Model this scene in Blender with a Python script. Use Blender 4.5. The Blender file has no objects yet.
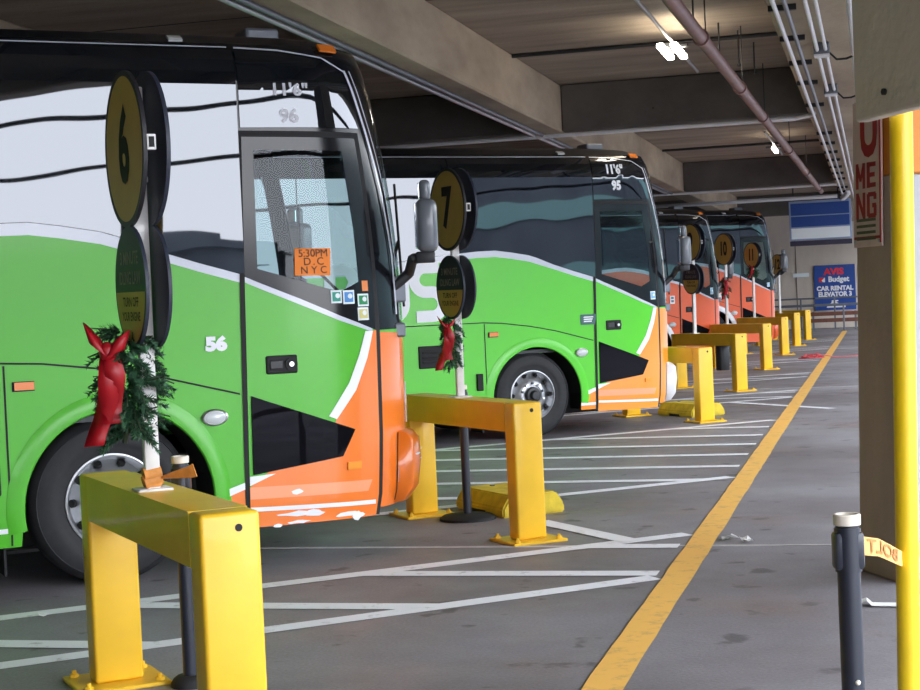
import bpy, bmesh, math, random
from mathutils import Vector, Matrix
from mathutils.geometry import tessellate_polygon
random.seed(7)
SC = bpy.context.scene
COL = SC.collection
PI = math.pi

# ------------------------------------------------------------------ frame of the place
LANE = math.radians(14.64)      # the walkway and the beams run this way (from +Y towards +X)
BAY = math.radians(64.4)        # the coaches stand this way in their bays
DX, DY = math.sin(BAY), math.cos(BAY)
BAY_ROT = PI/2 - BAY            # local +x points along the bay, +y to the far side of it
LANE_ROT = -LANE                # local +y runs along the lane, +x to the right of it
def lane(s, t, z=0.0):
    return Vector((s*math.sin(LANE)+t*math.cos(LANE), s*math.cos(LANE)-t*math.sin(LANE), z))
def bay(d, n, z=0.0):
    return Vector((d*DX-n*DY, d*DY+n*DX, z))

# ------------------------------------------------------------------ materials
MATS = {}
def mat(name, rgb, rough=.5, metal=0., spec=.5, coat=0., noise=0., nscale=6., bump=0., bscale=30., dark=None, ior=1.5, emit=None, estr=0., stretch=(1,1,1)):
    if name in MATS: return MATS[name]
    m = bpy.data.materials.new(name); m.use_nodes = True
    nt = m.node_tree; b = nt.nodes['Principled BSDF']
    b.inputs['Roughness'].default_value = rough; b.inputs['Metallic'].default_value = metal
    b.inputs['IOR'].default_value = ior
    b.inputs['Specular IOR Level'].default_value = spec; b.inputs['Coat Weight'].default_value = coat
    b.inputs['Coat Roughness'].default_value = .06
    b.inputs['Base Color'].default_value = (*rgb, 1)
    if emit: b.inputs['Emission Color'].default_value = (*emit,1); b.inputs['Emission Strength'].default_value = estr
    if noise or bump:
        tc = nt.nodes.new('ShaderNodeTexCoord'); mp = nt.nodes.new('ShaderNodeMapping')
        mp.inputs['Scale'].default_value = stretch
        nt.links.new(tc.outputs['Object'], mp.inputs['Vector'])
    if noise:
        n = nt.nodes.new('ShaderNodeTexNoise'); n.inputs['Scale'].default_value = nscale; n.inputs['Detail'].default_value = 6
        nt.links.new(mp.outputs['Vector'], n.inputs['Vector'])
        r = nt.nodes.new('ShaderNodeValToRGB'); r.color_ramp.elements[0].position = .3; r.color_ramp.elements[1].position = .7
        dk = dark or tuple(c*(1-noise) for c in rgb)
        r.color_ramp.elements[0].color = (*dk,1); r.color_ramp.elements[1].color = (*rgb,1)
        nt.links.new(n.outputs['Fac'], r.inputs['Fac']); nt.links.new(r.outputs['Color'], b.inputs['Base Color'])
    if bump:
        n2 = nt.nodes.new('ShaderNodeTexNoise'); n2.inputs['Scale'].default_value = bscale
        nt.links.new(mp.outputs['Vector'], n2.inputs['Vector'])
        bp = nt.nodes.new('ShaderNodeBump'); bp.inputs['Strength'].default_value = 1; bp.inputs['Distance'].default_value = bump
        nt.links.new(n2.outputs['Fac'], bp.inputs['Height']); nt.links.new(bp.outputs['Normal'], b.inputs['Normal'])
    MATS[name] = m
    return m
def srgb(r,g,b):
    f = lambda c: (c/255/12.92) if c<=10 else ((c/255+.055)/1.055)**2.4
    return (f(r),f(g),f(b))

def glass_mat(name, tint, refl, clear, bumpd=.0025, bsc=1.3, gcol=(.93,.96,1)):
    m = bpy.data.materials.new(name); m.use_nodes = True; nt = m.node_tree
    nt.nodes.remove(nt.nodes['Principled BSDF']); out = nt.nodes['Material Output']
    g = nt.nodes.new('ShaderNodeBsdfGlossy'); g.inputs['Roughness'].default_value = .015; g.inputs['Color'].default_value = (*gcol,1)
    if clear: a = nt.nodes.new('ShaderNodeBsdfTransparent'); a.inputs['Color'].default_value = (*tint,1)
    else: a = nt.nodes.new('ShaderNodeBsdfDiffuse'); a.inputs['Color'].default_value = (*tint,1)
    mx = nt.nodes.new('ShaderNodeMixShader')
    lw = nt.nodes.new('ShaderNodeFresnel')
    ge = nt.nodes.new('ShaderNodeNewGeometry'); mr = nt.nodes.new('ShaderNodeMapRange')   # the same reflectance from both faces of a pane
    mr.inputs['To Min'].default_value = 1.5; mr.inputs['To Max'].default_value = 1/1.5
    nt.links.new(ge.outputs['Backfacing'], mr.inputs['Value']); nt.links.new(mr.outputs['Result'], lw.inputs['IOR'])
    ad = nt.nodes.new('ShaderNodeMath'); ad.operation = 'ADD'; ad.use_clamp = True; ad.inputs[1].default_value = refl
    tc = nt.nodes.new('ShaderNodeTexCoord'); n = nt.nodes.new('ShaderNodeTexNoise'); n.inputs['Scale'].default_value = bsc; n.inputs['Detail'].default_value = 1
    bp = nt.nodes.new('ShaderNodeBump'); bp.inputs['Strength'].default_value = 1; bp.inputs['Distance'].default_value = bumpd
    nt.links.new(tc.outputs['Object'], n.inputs['Vector']); nt.links.new(n.outputs['Fac'], bp.inputs['Height'])
    nt.links.new(bp.outputs['Normal'], g.inputs['Normal'])
    nt.links.new(lw.outputs['Fac'], ad.inputs[0]); nt.links.new(ad.outputs[0], mx.inputs['Fac'])
    nt.links.new(a.outputs[0], mx.inputs[1]); nt.links.new(g.outputs[0], mx.inputs[2]); nt.links.new(mx.outputs[0], out.inputs['Surface'])
    MATS[name] = m
    return m

M_GREEN  = mat('paint_green', srgb(82,184,40), .3, spec=.4, coat=.12)
M_ORANGE = mat('paint_orange', srgb(246,126,38), .3, coat=.5)
M_REDOR  = mat('paint_red_orange', srgb(232,98,48), .3, coat=.5)
M_SALMON = mat('paint_salmon', srgb(250,160,112), .3, coat=.4)
M_BLACK  = mat('gloss_black', (.008,.009,.012), .14, spec=.35)
M_ROOF   = mat('roof_black', (.009,.009,.013), .48, spec=.35)
M_RUB    = mat('rubber', (.012,.012,.013), .75)
M_TYRE   = mat('tyre_rubber', (.020,.020,.023), .7, noise=.3, nscale=20)
M_STRIPE = mat('stripe_silver', srgb(205,210,222), .25, coat=.4)
M_WHITE  = mat('paint_white', srgb(238,240,244), .35)
M_GREYTX = mat('lettering_grey', srgb(196,198,206), .4)
M_CHROME = mat('bright_metal', (.72,.73,.75), .28, metal=1.)
M_RIM    = mat('rim_metal', (.48,.49,.51), .4, metal=.9, noise=.25, nscale=8)
M_DARKMET= mat('dark_metal', (.02,.022,.026), .45)
M_AMBER  = mat('amber_lens', srgb(240,130,40), .2, coat=.6)
M_CLEAR  = mat('clear_lens', srgb(205,210,212), .12, coat=.8)
M_SEAT   = mat('seat_fabric', (.04,.05,.07), .85)
M_INT    = mat('interior_grey', (.07,.075,.08), .7)
M_SIDEG  = glass_mat('reflective_dark_glass', (.006,.008,.011), .042, False, .003, 1.1, (.90,.93,1.))
M_DOORG  = glass_mat('clear_tinted_glass', (.72,.85,.86), .0, True, .0006, 1.3, (.45,.47,.5))
M_WSHIELD= glass_mat('windshield_glass', (.74,.86,.85), .0, True, .0003)
M_LOWERG = glass_mat('black_panel_glass', (.006,.006,.008), 0., False, .002, 1.3, (.18,.18,.2))
M_MIRROR = mat('mirror_glass', (.55,.58,.62), .05, metal=1.)
M_HOUSING= mat('mirror_housing', srgb(104,110,118), .3, coat=.4)
M_PAPER_O= mat('orange_paper', srgb(246,140,60), .8)
M_INK    = mat('black_ink', (.015,.013,.012), .7)
M_YEL    = mat('barrier_yellow', srgb(246,196,42), .42, coat=.15, noise=.14, nscale=3.5, bump=.0008, bscale=14)
M_YELB   = mat('wheel_stop_yellow', srgb(228,200,52), .75, noise=.35, nscale=9, bump=.004, bscale=35)
M_POLEY  = mat('pole_yellow', srgb(244,206,26), .4, coat=.2, noise=.12, nscale=5)
M_POLEW  = mat('pole_white', srgb(232,230,228), .45, noise=.12, nscale=14)
M_SIGNY  = mat('sign_ochre', srgb(206,172,88), .5, noise=.12, nscale=6)
M_SIGNB  = mat('sign_navy', srgb(40,46,62), .5)
M_SIGNK  = mat('sign_black', srgb(30,30,36), .5)
M_TAPE   = mat('orange_tape', srgb(226,150,70), .6, noise=.3, nscale=25)
M_RIBBON = mat('red_ribbon', srgb(172,10,26), .45, noise=.3, nscale=12)
M_PINE   = mat('pine_needles', srgb(62,112,74), .7, noise=.6, nscale=40, dark=srgb(22,54,36))
M_TWIG   = mat('twig', srgb(50,62,40), .8)
M_LAMPW  = mat('lamp_lens', (1,1,1), .4, emit=(1.,.9,.72), estr=9.)
M_PIPE   = mat('brown_pipe', srgb(128,94,88), .55, noise=.25, nscale=4)
M_GALV   = mat('galvanised', srgb(178,180,184), .4, metal=.5)
M_CONDW  = mat('pale_conduit', srgb(216,216,218), .5)
M_STEELG = mat('grey_steel', srgb(112,116,124), .45, metal=.4)
M_BENCH  = mat('brown_boards', srgb(122,74,58), .7, noise=.3, nscale=7)
M_BLUE   = mat('sign_blue', srgb(20,66,140), .45)
M_BLUEF  = mat('board_frame', srgb(140,158,190), .4)
M_SIGNRED= mat('sign_red', srgb(232,40,52), .5)
M_PANELW = mat('panel_white', srgb(232,240,242), .5)
M_BOARDK = mat('board_dark', srgb(44,42,62), .6)
M_BELT   = mat('belt_orange', srgb(240,180,104), .7, noise=.12, nscale=18)
M_BELTTX = mat('belt_lettering', srgb(186,126,58), .7)
M_CAP    = mat('cap_ivory', srgb(226,216,200), .5)
M_SGNPNL = mat('parking_sign_panel', srgb(212,188,182), .55, noise=.15, nscale=9)
M_DKRED  = mat('parking_sign_red', srgb(158,34,40), .5)
M_OLIVE  = mat('parking_sign_olive', srgb(84,88,70), .6)
M_PAPER  = mat('litter_white', srgb(232,232,230), .9)

def concrete(name, c1, c2, streak=(1,1,1), sc=.8):
    m = bpy.data.materials.new(name); m.use_nodes = True; nt = m.node_tree; b = nt.nodes['Principled BSDF']
    b.inputs['Roughness'].default_value = .85
    tc = nt.nodes.new('ShaderNodeTexCoord'); mp = nt.nodes.new('ShaderNodeMapping'); mp.inputs['Scale'].default_value = streak
    nt.links.new(tc.outputs['Object'], mp.inputs['Vector'])
    n = nt.nodes.new('ShaderNodeTexNoise'); n.inputs['Scale'].default_value = sc; n.inputs['Detail'].default_value = 9; n.inputs['Roughness'].default_value = .62
    nt.links.new(mp.outputs['Vector'], n.inputs['Vector'])
    r = nt.nodes.new('ShaderNodeValToRGB'); r.color_ramp.elements[0].position = .32; r.color_ramp.elements[1].position = .68
    r.color_ramp.elements[0].color = (*c1,1); r.color_ramp.elements[1].color = (*c2,1)
    nt.links.new(n.outputs['Fac'], r.inputs['Fac'])
    v = nt.nodes.new('ShaderNodeTexVoronoi'); v.inputs['Scale'].default_value = 1.6
    nt.links.new(tc.outputs['Object'], v.inputs['Vector'])
    st = nt.nodes.new('ShaderNodeMath'); st.operation = 'LESS_THAN'; st.inputs[1].default_value = .028
    nt.links.new(v.outputs['Distance'], st.inputs[0])
    mx = nt.nodes.new('ShaderNodeMixRGB'); mx.inputs['Color2'].default_value = (*[c*.45 for c in c1],1)
    nt.links.new(st.outputs[0], mx.inputs['Fac']); nt.links.new(r.outputs['Color'], mx.inputs['Color1'])
    nt.links.new(mx.outputs['Color'], b.inputs['Base Color'])
    n3 = nt.nodes.new('ShaderNodeTexNoise'); n3.inputs['Scale'].default_value = 18; n3.inputs['Detail'].default_value = 4
    nt.links.new(tc.outputs['Object'], n3.inputs['Vector'])
    bp = nt.nodes.new('ShaderNodeBump'); bp.inputs['Distance'].default_value = .006; nt.links.new(n3.outputs['Fac'], bp.inputs['Height']); nt.links.new(bp.outputs['Normal'], b.inputs['Normal'])
    MATS[name] = m
    return m
M_CEIL  = concrete('ceiling_concrete', srgb(122,110,98), srgb(164,148,130), (.25,1.6,1), 1.3)
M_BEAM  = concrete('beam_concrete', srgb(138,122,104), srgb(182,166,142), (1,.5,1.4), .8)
M_COLUMN= M_CROSS_SHADE = concrete('crossbeam_shaded_concrete', srgb(78,74,70), srgb(104,98,92), (1,.5,1.4), .8)  # weaker light on the crossbeam faces put into a darker concrete colour
M_HEAD = concrete('header_concrete', srgb(206,196,184), srgb(236,226,214), (1.2,1.2,.3), 1.1)
M_COLUMN= concrete('column_concrete', srgb(150,134,120), srgb(184,168,152), (1.2,1.2,.3), 1.1)
M_FARW  = concrete('far_wall_concrete', srgb(196,184,172), srgb(226,214,200), (1,1,.4), .5)
M_OPP   = concrete('opposite_wall', srgb(60,66,74), srgb(88,96,104), (1,1,1), .3)
M_TEAL  = mat('teal_band', srgb(110,150,148), .4)
M_ORBAND= mat('column_orange_paint', srgb(214,130,30), .55, noise=.1, nscale=4)
M_GREYLIT = mat('column_daylit_grey', srgb(178,178,180), .6, noise=.1, nscale=3)  # daylight on the column's near face put into a lighter grey

def floor_mat():
    m = bpy.data.materials.new('asphalt_floor'); m.use_nodes = True; nt = m.node_tree; b = nt.nodes['Principled BSDF']
    tc = nt.nodes.new('ShaderNodeTexCoord')
    def noise(sc, det, rough=.6):
        n = nt.nodes.new('ShaderNodeTexNoise'); n.inputs['Scale'].default_value = sc; n.inputs['Detail'].default_value = det; n.inputs['Roughness'].default_value = rough
        nt.links.new(tc.outputs['Object'], n.inputs['Vector']); return n
    def ramp(src, p0, c0, p1, c1):
        r = nt.nodes.new('ShaderNodeValToRGB'); r.color_ramp.elements[0].position = p0; r.color_ramp.elements[1].position = p1
        r.color_ramp.elements[0].color = (*c0,1); r.color_ramp.elements[1].color = (*c1,1)
        nt.links.new(src, r.inputs['Fac']); return r
    def mix(fac, c1, c2, mode='MIX'):
        x = nt.nodes.new('ShaderNodeMixRGB'); x.blend_type = mode
        if isinstance(fac,float): x.inputs['Fac'].default_value = fac
        else: nt.links.new(fac, x.inputs['Fac'])
        for i,c in ((1,c1),(2,c2)):
            if isinstance(c,tuple): x.inputs[i].default_value = (*c,1)
            else: nt.links.new(c, x.inputs[i])
        return x
    base = ramp(noise(.35,5).outputs['Fac'], .35, srgb(116,109,111), .65, srgb(146,143,148))
    warm = ramp(noise(.8,4).outputs['Fac'], .56, (0,0,0), .72, (.55,.55,.55))
    c = mix(warm.outputs['Color'], base.outputs['Color'], srgb(136,116,108))
    green = ramp(noise(.55,3).outputs['Color'], .58, (0,0,0), .72, (.4,.4,.4))
    c = mix(green.outputs['Color'], c.outputs['Color'], srgb(112,122,104))
    # dark oil drips and scuffs, elongated blotches
    spot = ramp(noise(3.2,3,.5).outputs['Fac'], .635, (0,0,0), .69, (.8,.8,.8))
    c = mix(spot.outputs['Color'], c.outputs['Color'], srgb(84,80,82))
    fine = ramp(noise(60,3).outputs['Fac'], .3, (.82,.82,.82), .7, (1.12,1.12,1.12))
    c = mix(1.0, c.outputs['Color'], fine.outputs['Color'], 'MULTIPLY')
    nt.links.new(c.outputs['Color'], b.inputs['Base Color'])
    rr = ramp(noise(1.2,4).outputs['Fac'], .3, (.42,.42,.42), .7, (.72,.72,.72))
    nt.links.new(rr.outputs['Color'], b.inputs['Roughness'])
    bp = nt.nodes.new('ShaderNodeBump'); bp.inputs['Distance'].default_value = .0014
    nt.links.new(noise(45,4).outputs['Fac'], bp.inputs['Height']); nt.links.new(bp.outputs['Normal'], b.inputs['Normal'])
    return m
M_FLOOR = floor_mat()

def worn_paint(name, rgb, under, thr):
    m = bpy.data.materials.new(name); m.use_nodes = True; nt = m.node_tree; b = nt.nodes['Principled BSDF']; b.inputs['Roughness'].default_value = .65
    tc = nt.nodes.new('ShaderNodeTexCoord'); n = nt.nodes.new('ShaderNodeTexNoise'); n.inputs['Scale'].default_value = 7; n.inputs['Detail'].default_value = 9; n.inputs['Roughness'].default_value = .75
    nt.links.new(tc.outputs['Object'], n.inputs['Vector'])
    r = nt.nodes.new('ShaderNodeValToRGB'); r.color_ramp.elements[0].position = thr; r.color_ramp.elements[1].position = thr+.14
    r.color_ramp.elements[0].color = (*under,1); r.color_ramp.elements[1].color = (*rgb,1)
    nt.links.new(n.outputs['Fac'], r.inputs['Fac']); nt.links.new(r.outputs['Color'], b.inputs['Base Color'])
    MATS[name] = m
    return m
M_LINEW = worn_paint('line_white', srgb(244,244,248), srgb(178,174,176), .30)
M_LINEY = worn_paint('line_yellow', srgb(246,190,92), srgb(206,160,96), .34)

# ------------------------------------------------------------------ mesh helpers
def mats_to(me, ms):
    for m in (ms if isinstance(ms,(list,tuple)) else [ms]): me.materials.append(m)
def obj(name, bm, m, parent=None, smooth=False, loc=None):
    me = bpy.data.meshes.new(name); bm.normal_update()
    ly = bm.verts.layers.float_vector.get('an') if smooth else None
    an = [v[ly].copy() for v in bm.verts] if ly else None
    bm.to_mesh(me); bm.free(); mats_to(me, m)
    if smooth:
        for p in me.polygons: p.use_smooth = True
        try: me.set_sharp_from_angle(angle=math.radians(38))
        except Exception: pass
        if an: me.normals_split_custom_set_from_vertices([tuple(n) for n in an])
    o = bpy.data.objects.new(name, me); COL.objects.link(o)
    if parent is not None: o.parent = parent
    if loc is not None: o.location = loc
    return o
def thing(name, label, cat, loc=(0,0,0), rotz=0., group=None):
    o = bpy.data.objects.new(name, None); COL.objects.link(o); o.empty_display_size = .2
    o.location = loc; o.rotation_euler = (0,0,rotz); tag(o, label, cat, group); return o
def tag(o, label, cat, group=None):
    o['label'] = label; o['category'] = cat
    if group: o['group'] = group
    return o
def structure(o): o['kind'] = 'structure'; return o
def box(bm, x0,x1,y0,y1,z0,z1, mi=0, bevel=0., seg=2, mx=None):
    r = bmesh.ops.create_cube(bm, size=1.0)
    vs = r['verts']
    for v in vs: v.co = Vector((x0+(v.co.x+.5)*(x1-x0), y0+(v.co.y+.5)*(y1-y0), z0+(v.co.z+.5)*(z1-z0)))
    fs = list({f for v in vs for f in v.link_faces})
    for f in fs: f.material_index = mi
    if bevel>0:
        es = list({e for v in vs for e in v.link_edges})
        rb = bmesh.ops.bevel(bm, geom=es, offset=bevel, segments=seg, profile=.5, affect='EDGES')
        for f in rb['faces']: f.material_index = mi
        vs = list({v for f in rb['faces'] for v in f.verts} | {v for v in vs if v.is_valid})
    if mx is not None: bmesh.ops.transform(bm, matrix=mx, verts=[v for v in vs if v.is_valid])
def newbox(*a, **k):
    bm = bmesh.new(); box(bm, *a, **k); return bm
def cyl(bm, p0, p1, r, seg=16, mi=0, r2=None):
    p0, p1 = Vector(p0), Vector(p1); d = p1-p0
    q = Vector((0,0,1)).rotation_difference(d.normalized()).to_matrix().to_4x4()
    res = bmesh.ops.create_cone(bm, cap_ends=True, segments=seg, radius1=r, radius2=r if r2 is None else r2, depth=d.length,
                                matrix=Matrix.Translation((p0+p1)/2) @ q)
    for f in {f for v in res['verts'] for f in v.link_faces}: f.material_index = mi
def tube(bm, pts, r, seg=8, mi=0):
    for a,b in zip(pts, pts[1:]): cyl(bm, a, b, r, seg, mi)
    for p in pts[1:-1]:
        res = bmesh.ops.create_icosphere(bm, subdivisions=1, radius=r*1.02, matrix=Matrix.Translation(p))
        for f in {f for v in res['verts'] for f in v.link_faces}: f.material_index = mi
def lathe(bm, prof, seg=40, mx=Matrix(), mi=0):
    """prof = list of (radius, axial, [material]); axis = local z"""
    rings = []
    for p in prof:
        rings.append([bm.verts.new(mx @ Vector((p[0]*math.cos(2*PI*k/seg), p[0]*math.sin(2*PI*k/seg), p[1]))) for k in range(seg)])
    for i,(a,b) in enumerate(zip(rings, rings[1:])):
        m = prof[i+1][2] if len(prof[i+1])>2 else mi
        for k in range(seg):
            f = bm.faces.new((a[k], a[(k+1)%seg], b[(k+1)%seg], b[k])); f.material_index = m
def poly(bm, pts, mi=0):
    f = bm.faces.new([bm.verts.new(p) for p in pts]); f.material_index = mi; return f
def prism(bm, pts2, axis0, axis1, mi=0):
    """extrude polygon: pts2 -> function giving 3-D point for (p, k), k in 0/1"""
    a = [bm.verts.new(axis0(p)) for p in pts2]; b = [bm.verts.new(axis1(p)) for p in pts2]
    fs = [bm.faces.new(a), bm.faces.new(list(reversed(b)))]
    n = len(a)
    for i in range(n): fs.append(bm.faces.new((a[i], b[i], b[(i+1)%n], a[(i+1)%n])))
    for f in fs: f.material_index = mi
    bmesh.ops.recalc_face_normals(bm, faces=fs)

def text_mesh(body, size, offset=0., align='CENTER', sx=1., spacing=1., extrude=0.):
    cu = bpy.data.curves.new('lettering', 'FONT'); cu.body = body; cu.size = size; cu.offset = offset
    cu.align_x = align; cu.align_y = 'CENTER'; cu.space_character = spacing; cu.resolution_u = 3; cu.extrude = extrude
    o = bpy.data.objects.new('lettering', cu); COL.objects.link(o)
    dg = bpy.context.evaluated_depsgraph_get()
    me = bpy.data.meshes.new_from_object(o.evaluated_get(dg))
    bpy.data.objects.remove(o); bpy.data.curves.remove(cu)
    vs = [(v.co.x*sx, v.co.y, v.co.z) for v in me.vertices]; fs = [tuple(p.vertices) for p in me.polygons]
    bpy.data.meshes.remove(me)
    return vs, fs
def add_text(bm, body, size, fn, mi=0, **k):
    """fn maps (x, y) of the lettering to a 3-D point"""
    vs, fs = text_mesh(body, size, **k)
    nv = [bm.verts.new(fn(x,y)) for x,y,z in vs]
    for f in fs:
        try: bm.faces.new([nv[i] for i in f]).material_index = mi
        except ValueError: pass

# ------------------------------------------------------------------ coach
def lerp_tab(tab,z):
    if z<=tab[0][0]: return tab[0][1]
    for (z0,v0),(z1,v1) in zip(tab,tab[1:]):
        if z<=z1: return v0+(v1-v0)*(z-z0)/(z1-z0)
    return tab[-1][1]
UC=1.0; NEXP=3.4
XF=[(.28,2.2),(.42,2.24),(.8,2.27),(1.5,2.285),(1.95,2.27),(2.31,2.235),(2.69,2.18),(3.03,2.11),(3.25,2.06),(3.4,2.02),(3.48,1.85),(3.53,1.5)]
BW=[(.28,1.275),(.4,1.29),(3.15,1.29),(3.3,1.262),(3.4,1.18),(3.48,1.0),(3.53,.7)]
def _tab():
    pts=[];M=2000
    for i in range(M+1):
        # dense superellipse sample using two half parametrisations for evenness
        t=i/M*math.pi/2
        pts.append((math.sin(t)**(2/NEXP),1-math.cos(t)**(2/NEXP)))
    L=[0]
    for p,q in zip(pts,pts[1:]): L.append(L[-1]+math.hypot((q[0]-p[0])*1.2,(q[1]-p[1])*1.29))
    out=[];j=0
    for k in range(101):
        target=L[-1]*k/100
        while j<M-1 and L[j+1]<target: j+=1
        f=(target-L[j])/max(1e-9,L[j+1]-L[j])
        out.append((pts[j][0]+(pts[j+1][0]-pts[j][0])*f, pts[j][1]+(pts[j+1][1]-pts[j][1])*f))
    return out,L[-1]
CT,CL=_tab()
SMAX=UC+CL
def S(s,z,side=-1):
    b=lerp_tab(BW,z)
    if s<=UC: return (s,side*b,z)
    k=min(1,(s-UC)/CL)*100; i=min(99,int(k)); f=k-i
    X=CT[i][0]+(CT[i+1][0]-CT[i][0])*f; Y=CT[i][1]+(CT[i+1][1]-CT[i][1])*f
    return (UC+(lerp_tab(XF,z)-UC)*X, side*b*(1-Y), z)

RB = -11.4
def nrm(s, z, side):
    e = .004
    a = Vector(S(s+e,z,side))-Vector(S(s-e,z,side)); b = Vector(S(s,min(3.52,z+e),side))-Vector(S(s,z-e,side))
    n = a.cross(b)
    if side > 0: n = -n
    return n.normalized() if n.length > 1e-12 else Vector((1,0,0))
def SP(s, z, off=0., side=-1):
    return Vector(S(s,z,side)) + (nrm(s,z,side)*off if off else Vector((0,0,0)))
def patch(bm, outer, off=0., mi=0, side=-1, holes=(), dz=.2, ds=.09):
    ly = bm.verts.layers.float_vector.get('an') or bm.verts.layers.float_vector.new('an')
    loops = [[Vector((p[0],p[1],0)) for p in outer]] + [[Vector((p[0],p[1],0)) for p in h] for h in holes]
    tris = tessellate_polygon(loops); flat = [p for l in loops for p in l]
    t = bmesh.new(); tv = [t.verts.new(p) for p in flat]
    for tri in tris:
        a,b,c = (flat[i] for i in tri)
        ar = (b-a).cross(c-a).z
        if abs(ar) < 1e-9: continue
        idx = tri if ar > 0 else tri[::-1]
        try: t.faces.new([tv[i] for i in idx])
        except ValueError: pass
    s0 = min(p[0] for p in outer); s1 = max(p[0] for p in outer); z0 = min(p[1] for p in outer); z1 = max(p[1] for p in outer)
    cuts = []
    k = UC
    while k < s1:
        if k > s0: cuts.append((Vector((k,0,0)), Vector((1,0,0))))
        k += ds
    k = math.ceil(z0/dz)*dz
    while k < z1:
        if k > z0: cuts.append((Vector((0,k,0)), Vector((0,1,0))))
        k += dz if k < 2.8 else dz/2.5
    for co,no in cuts:
        bmesh.ops.bisect_plane(t, geom=t.verts[:]+t.edges[:]+t.faces[:], dist=1e-6, plane_co=co, plane_no=no)
    mp = {v: bm.verts.new(SP(v.co.x, v.co.y, off, side)) for v in t.verts}
    for v,w in mp.items(): w[ly] = nrm(v.co.x, v.co.y, side)
    for f in t.faces:
        vs = [mp[v] for v in f.verts]
        if side > 0: vs = vs[::-1]
        try: bm.faces.new(vs).material_index = mi
        except ValueError: pass
    t.free()
def ribbon(pts, w):
    """polyline of (s,z) widened to a strip w wide"""
    up = [(s, z+w/2) for s,z in pts]; dn = [(s, z-w/2) for s,z in pts]
    return up + dn[::-1]
def arc(cx, cz, r, a0, a1, n=16):
    return [(cx+r*math.cos(math.radians(a0+(a1-a0)*i/n)), cz+r*math.sin(math.radians(a0+(a1-a0)*i/n))) for i in range(n+1)]
def rect(s0,s1,z0,z1): return [(s0,z0),(s1,z0),(s1,z1),(s0,z1)]
def solid(o, th):
    m = o.modifiers.new('thickness','SOLIDIFY'); m.thickness = th; m.offset = -1; return o

TOPL = [(RB,2.06),(-3.2,2.06),(-2.4,2.09),(-1.7,2.16),(-1.1,2.22),(-.7,2.255),(-.45,2.26),(-.257,2.235),(-.013,2.194),(.097,2.161),(.333,2.07),(.60,1.985),(.87,1.906)]
STRW = .055
GLASS_HOLE = [(.99,1.935),(1.53,1.765),(1.675,1.83),(1.67,2.15),(1.64,2.70),(1.0,2.70)]
CAB_HOLE = [(.62,2.02),(.99,1.90),(1.50,1.66),(1.96,1.58),(1.96,2.0),(1.93,2.74),(.62,2.74)]
LUG = [(RB,1.42),(-.656,1.416),(-.407,1.40),(-.031,1.347),(.318,1.277),(.835,1.136)]
def wheel_at(root, x, side, first):
    """tyre (thing part) with rim, hub and nuts as sub-parts; axle along y"""
    R = .52
    mx = Matrix.Translation((x, side*1.235, R)) @ Matrix.Rotation(PI/2 if side<0 else -PI/2, 4, 'X')
    bm = bmesh.new()
    lathe(bm, [(.29,-.26),(.33,-.28),(.46,-.285),(.505,-.25),(.52,-.2),(.52,-.08),(.505,-.025),(.475,.0),(.47,-.004),(.44,.006),(.40,.012),(.36,.012),(.352,.006),(.33,.006),(.30,-.005),(.285,-.03)], 56, mx)
    t = obj('wheel', bm, M_TYRE, root, True)
    bm = bmesh.new()
    lathe(bm, [(.298,-.03),(.298,.004),(.288,.006),(.278,-.005),(.272,-.05),(.255,-.09),(.20,-.05),(.16,-.012),(.125,-.008),(.12,-.02),(.05,-.02),(0.001,-.02)], 48, mx)
    obj('rim', bm, M_RIM, t, True)
    for k in range(10 if first else 0):
        bm = bmesh.new()
        a = 2*PI*k/10
        p = Vector((.232*math.cos(a), .232*math.sin(a), -.066)); q = p + Vector((.35*math.cos(a)*.05, .35*math.sin(a)*.05, .012))
        c = mx @ p; e = mx @ q
        cyl(bm, c, e, .026, 12)
        obj('hand_hole', bm, M_RUB, t)
    bm = bmesh.new()
    lathe(bm, [(.098,-.025),(.098,.02),(.088,.032),(.06,.036),(.055,.075),(.045,.085),(.001,.086)], 32, mx)
    obj('hub', bm, M_DARKMET, t, True)
    for k in range(10 if first else 0):
        a = 2*PI*(k+.5)/10
        bm = bmesh.new(); p = Vector((.145*math.cos(a), .145*math.sin(a), -.012))
        cyl(bm, mx @ p, mx @ (p+Vector((0,0,.035))), .015, 6)
        obj('lug_nut', bm, M_CHROME if k%2 else M_STEELG, t)
def side_text(root, name, body, size, s, z, m, offset=.0, sx=1., align='CENTER', off=.012, side=-1):
    bm = bmesh.new()
    add_text(bm, body, size, lambda x,y: SP(s+x, z+y, off, side), 0, offset=offset, sx=sx, align=align)
    return obj(name, bm, m, root)
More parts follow.
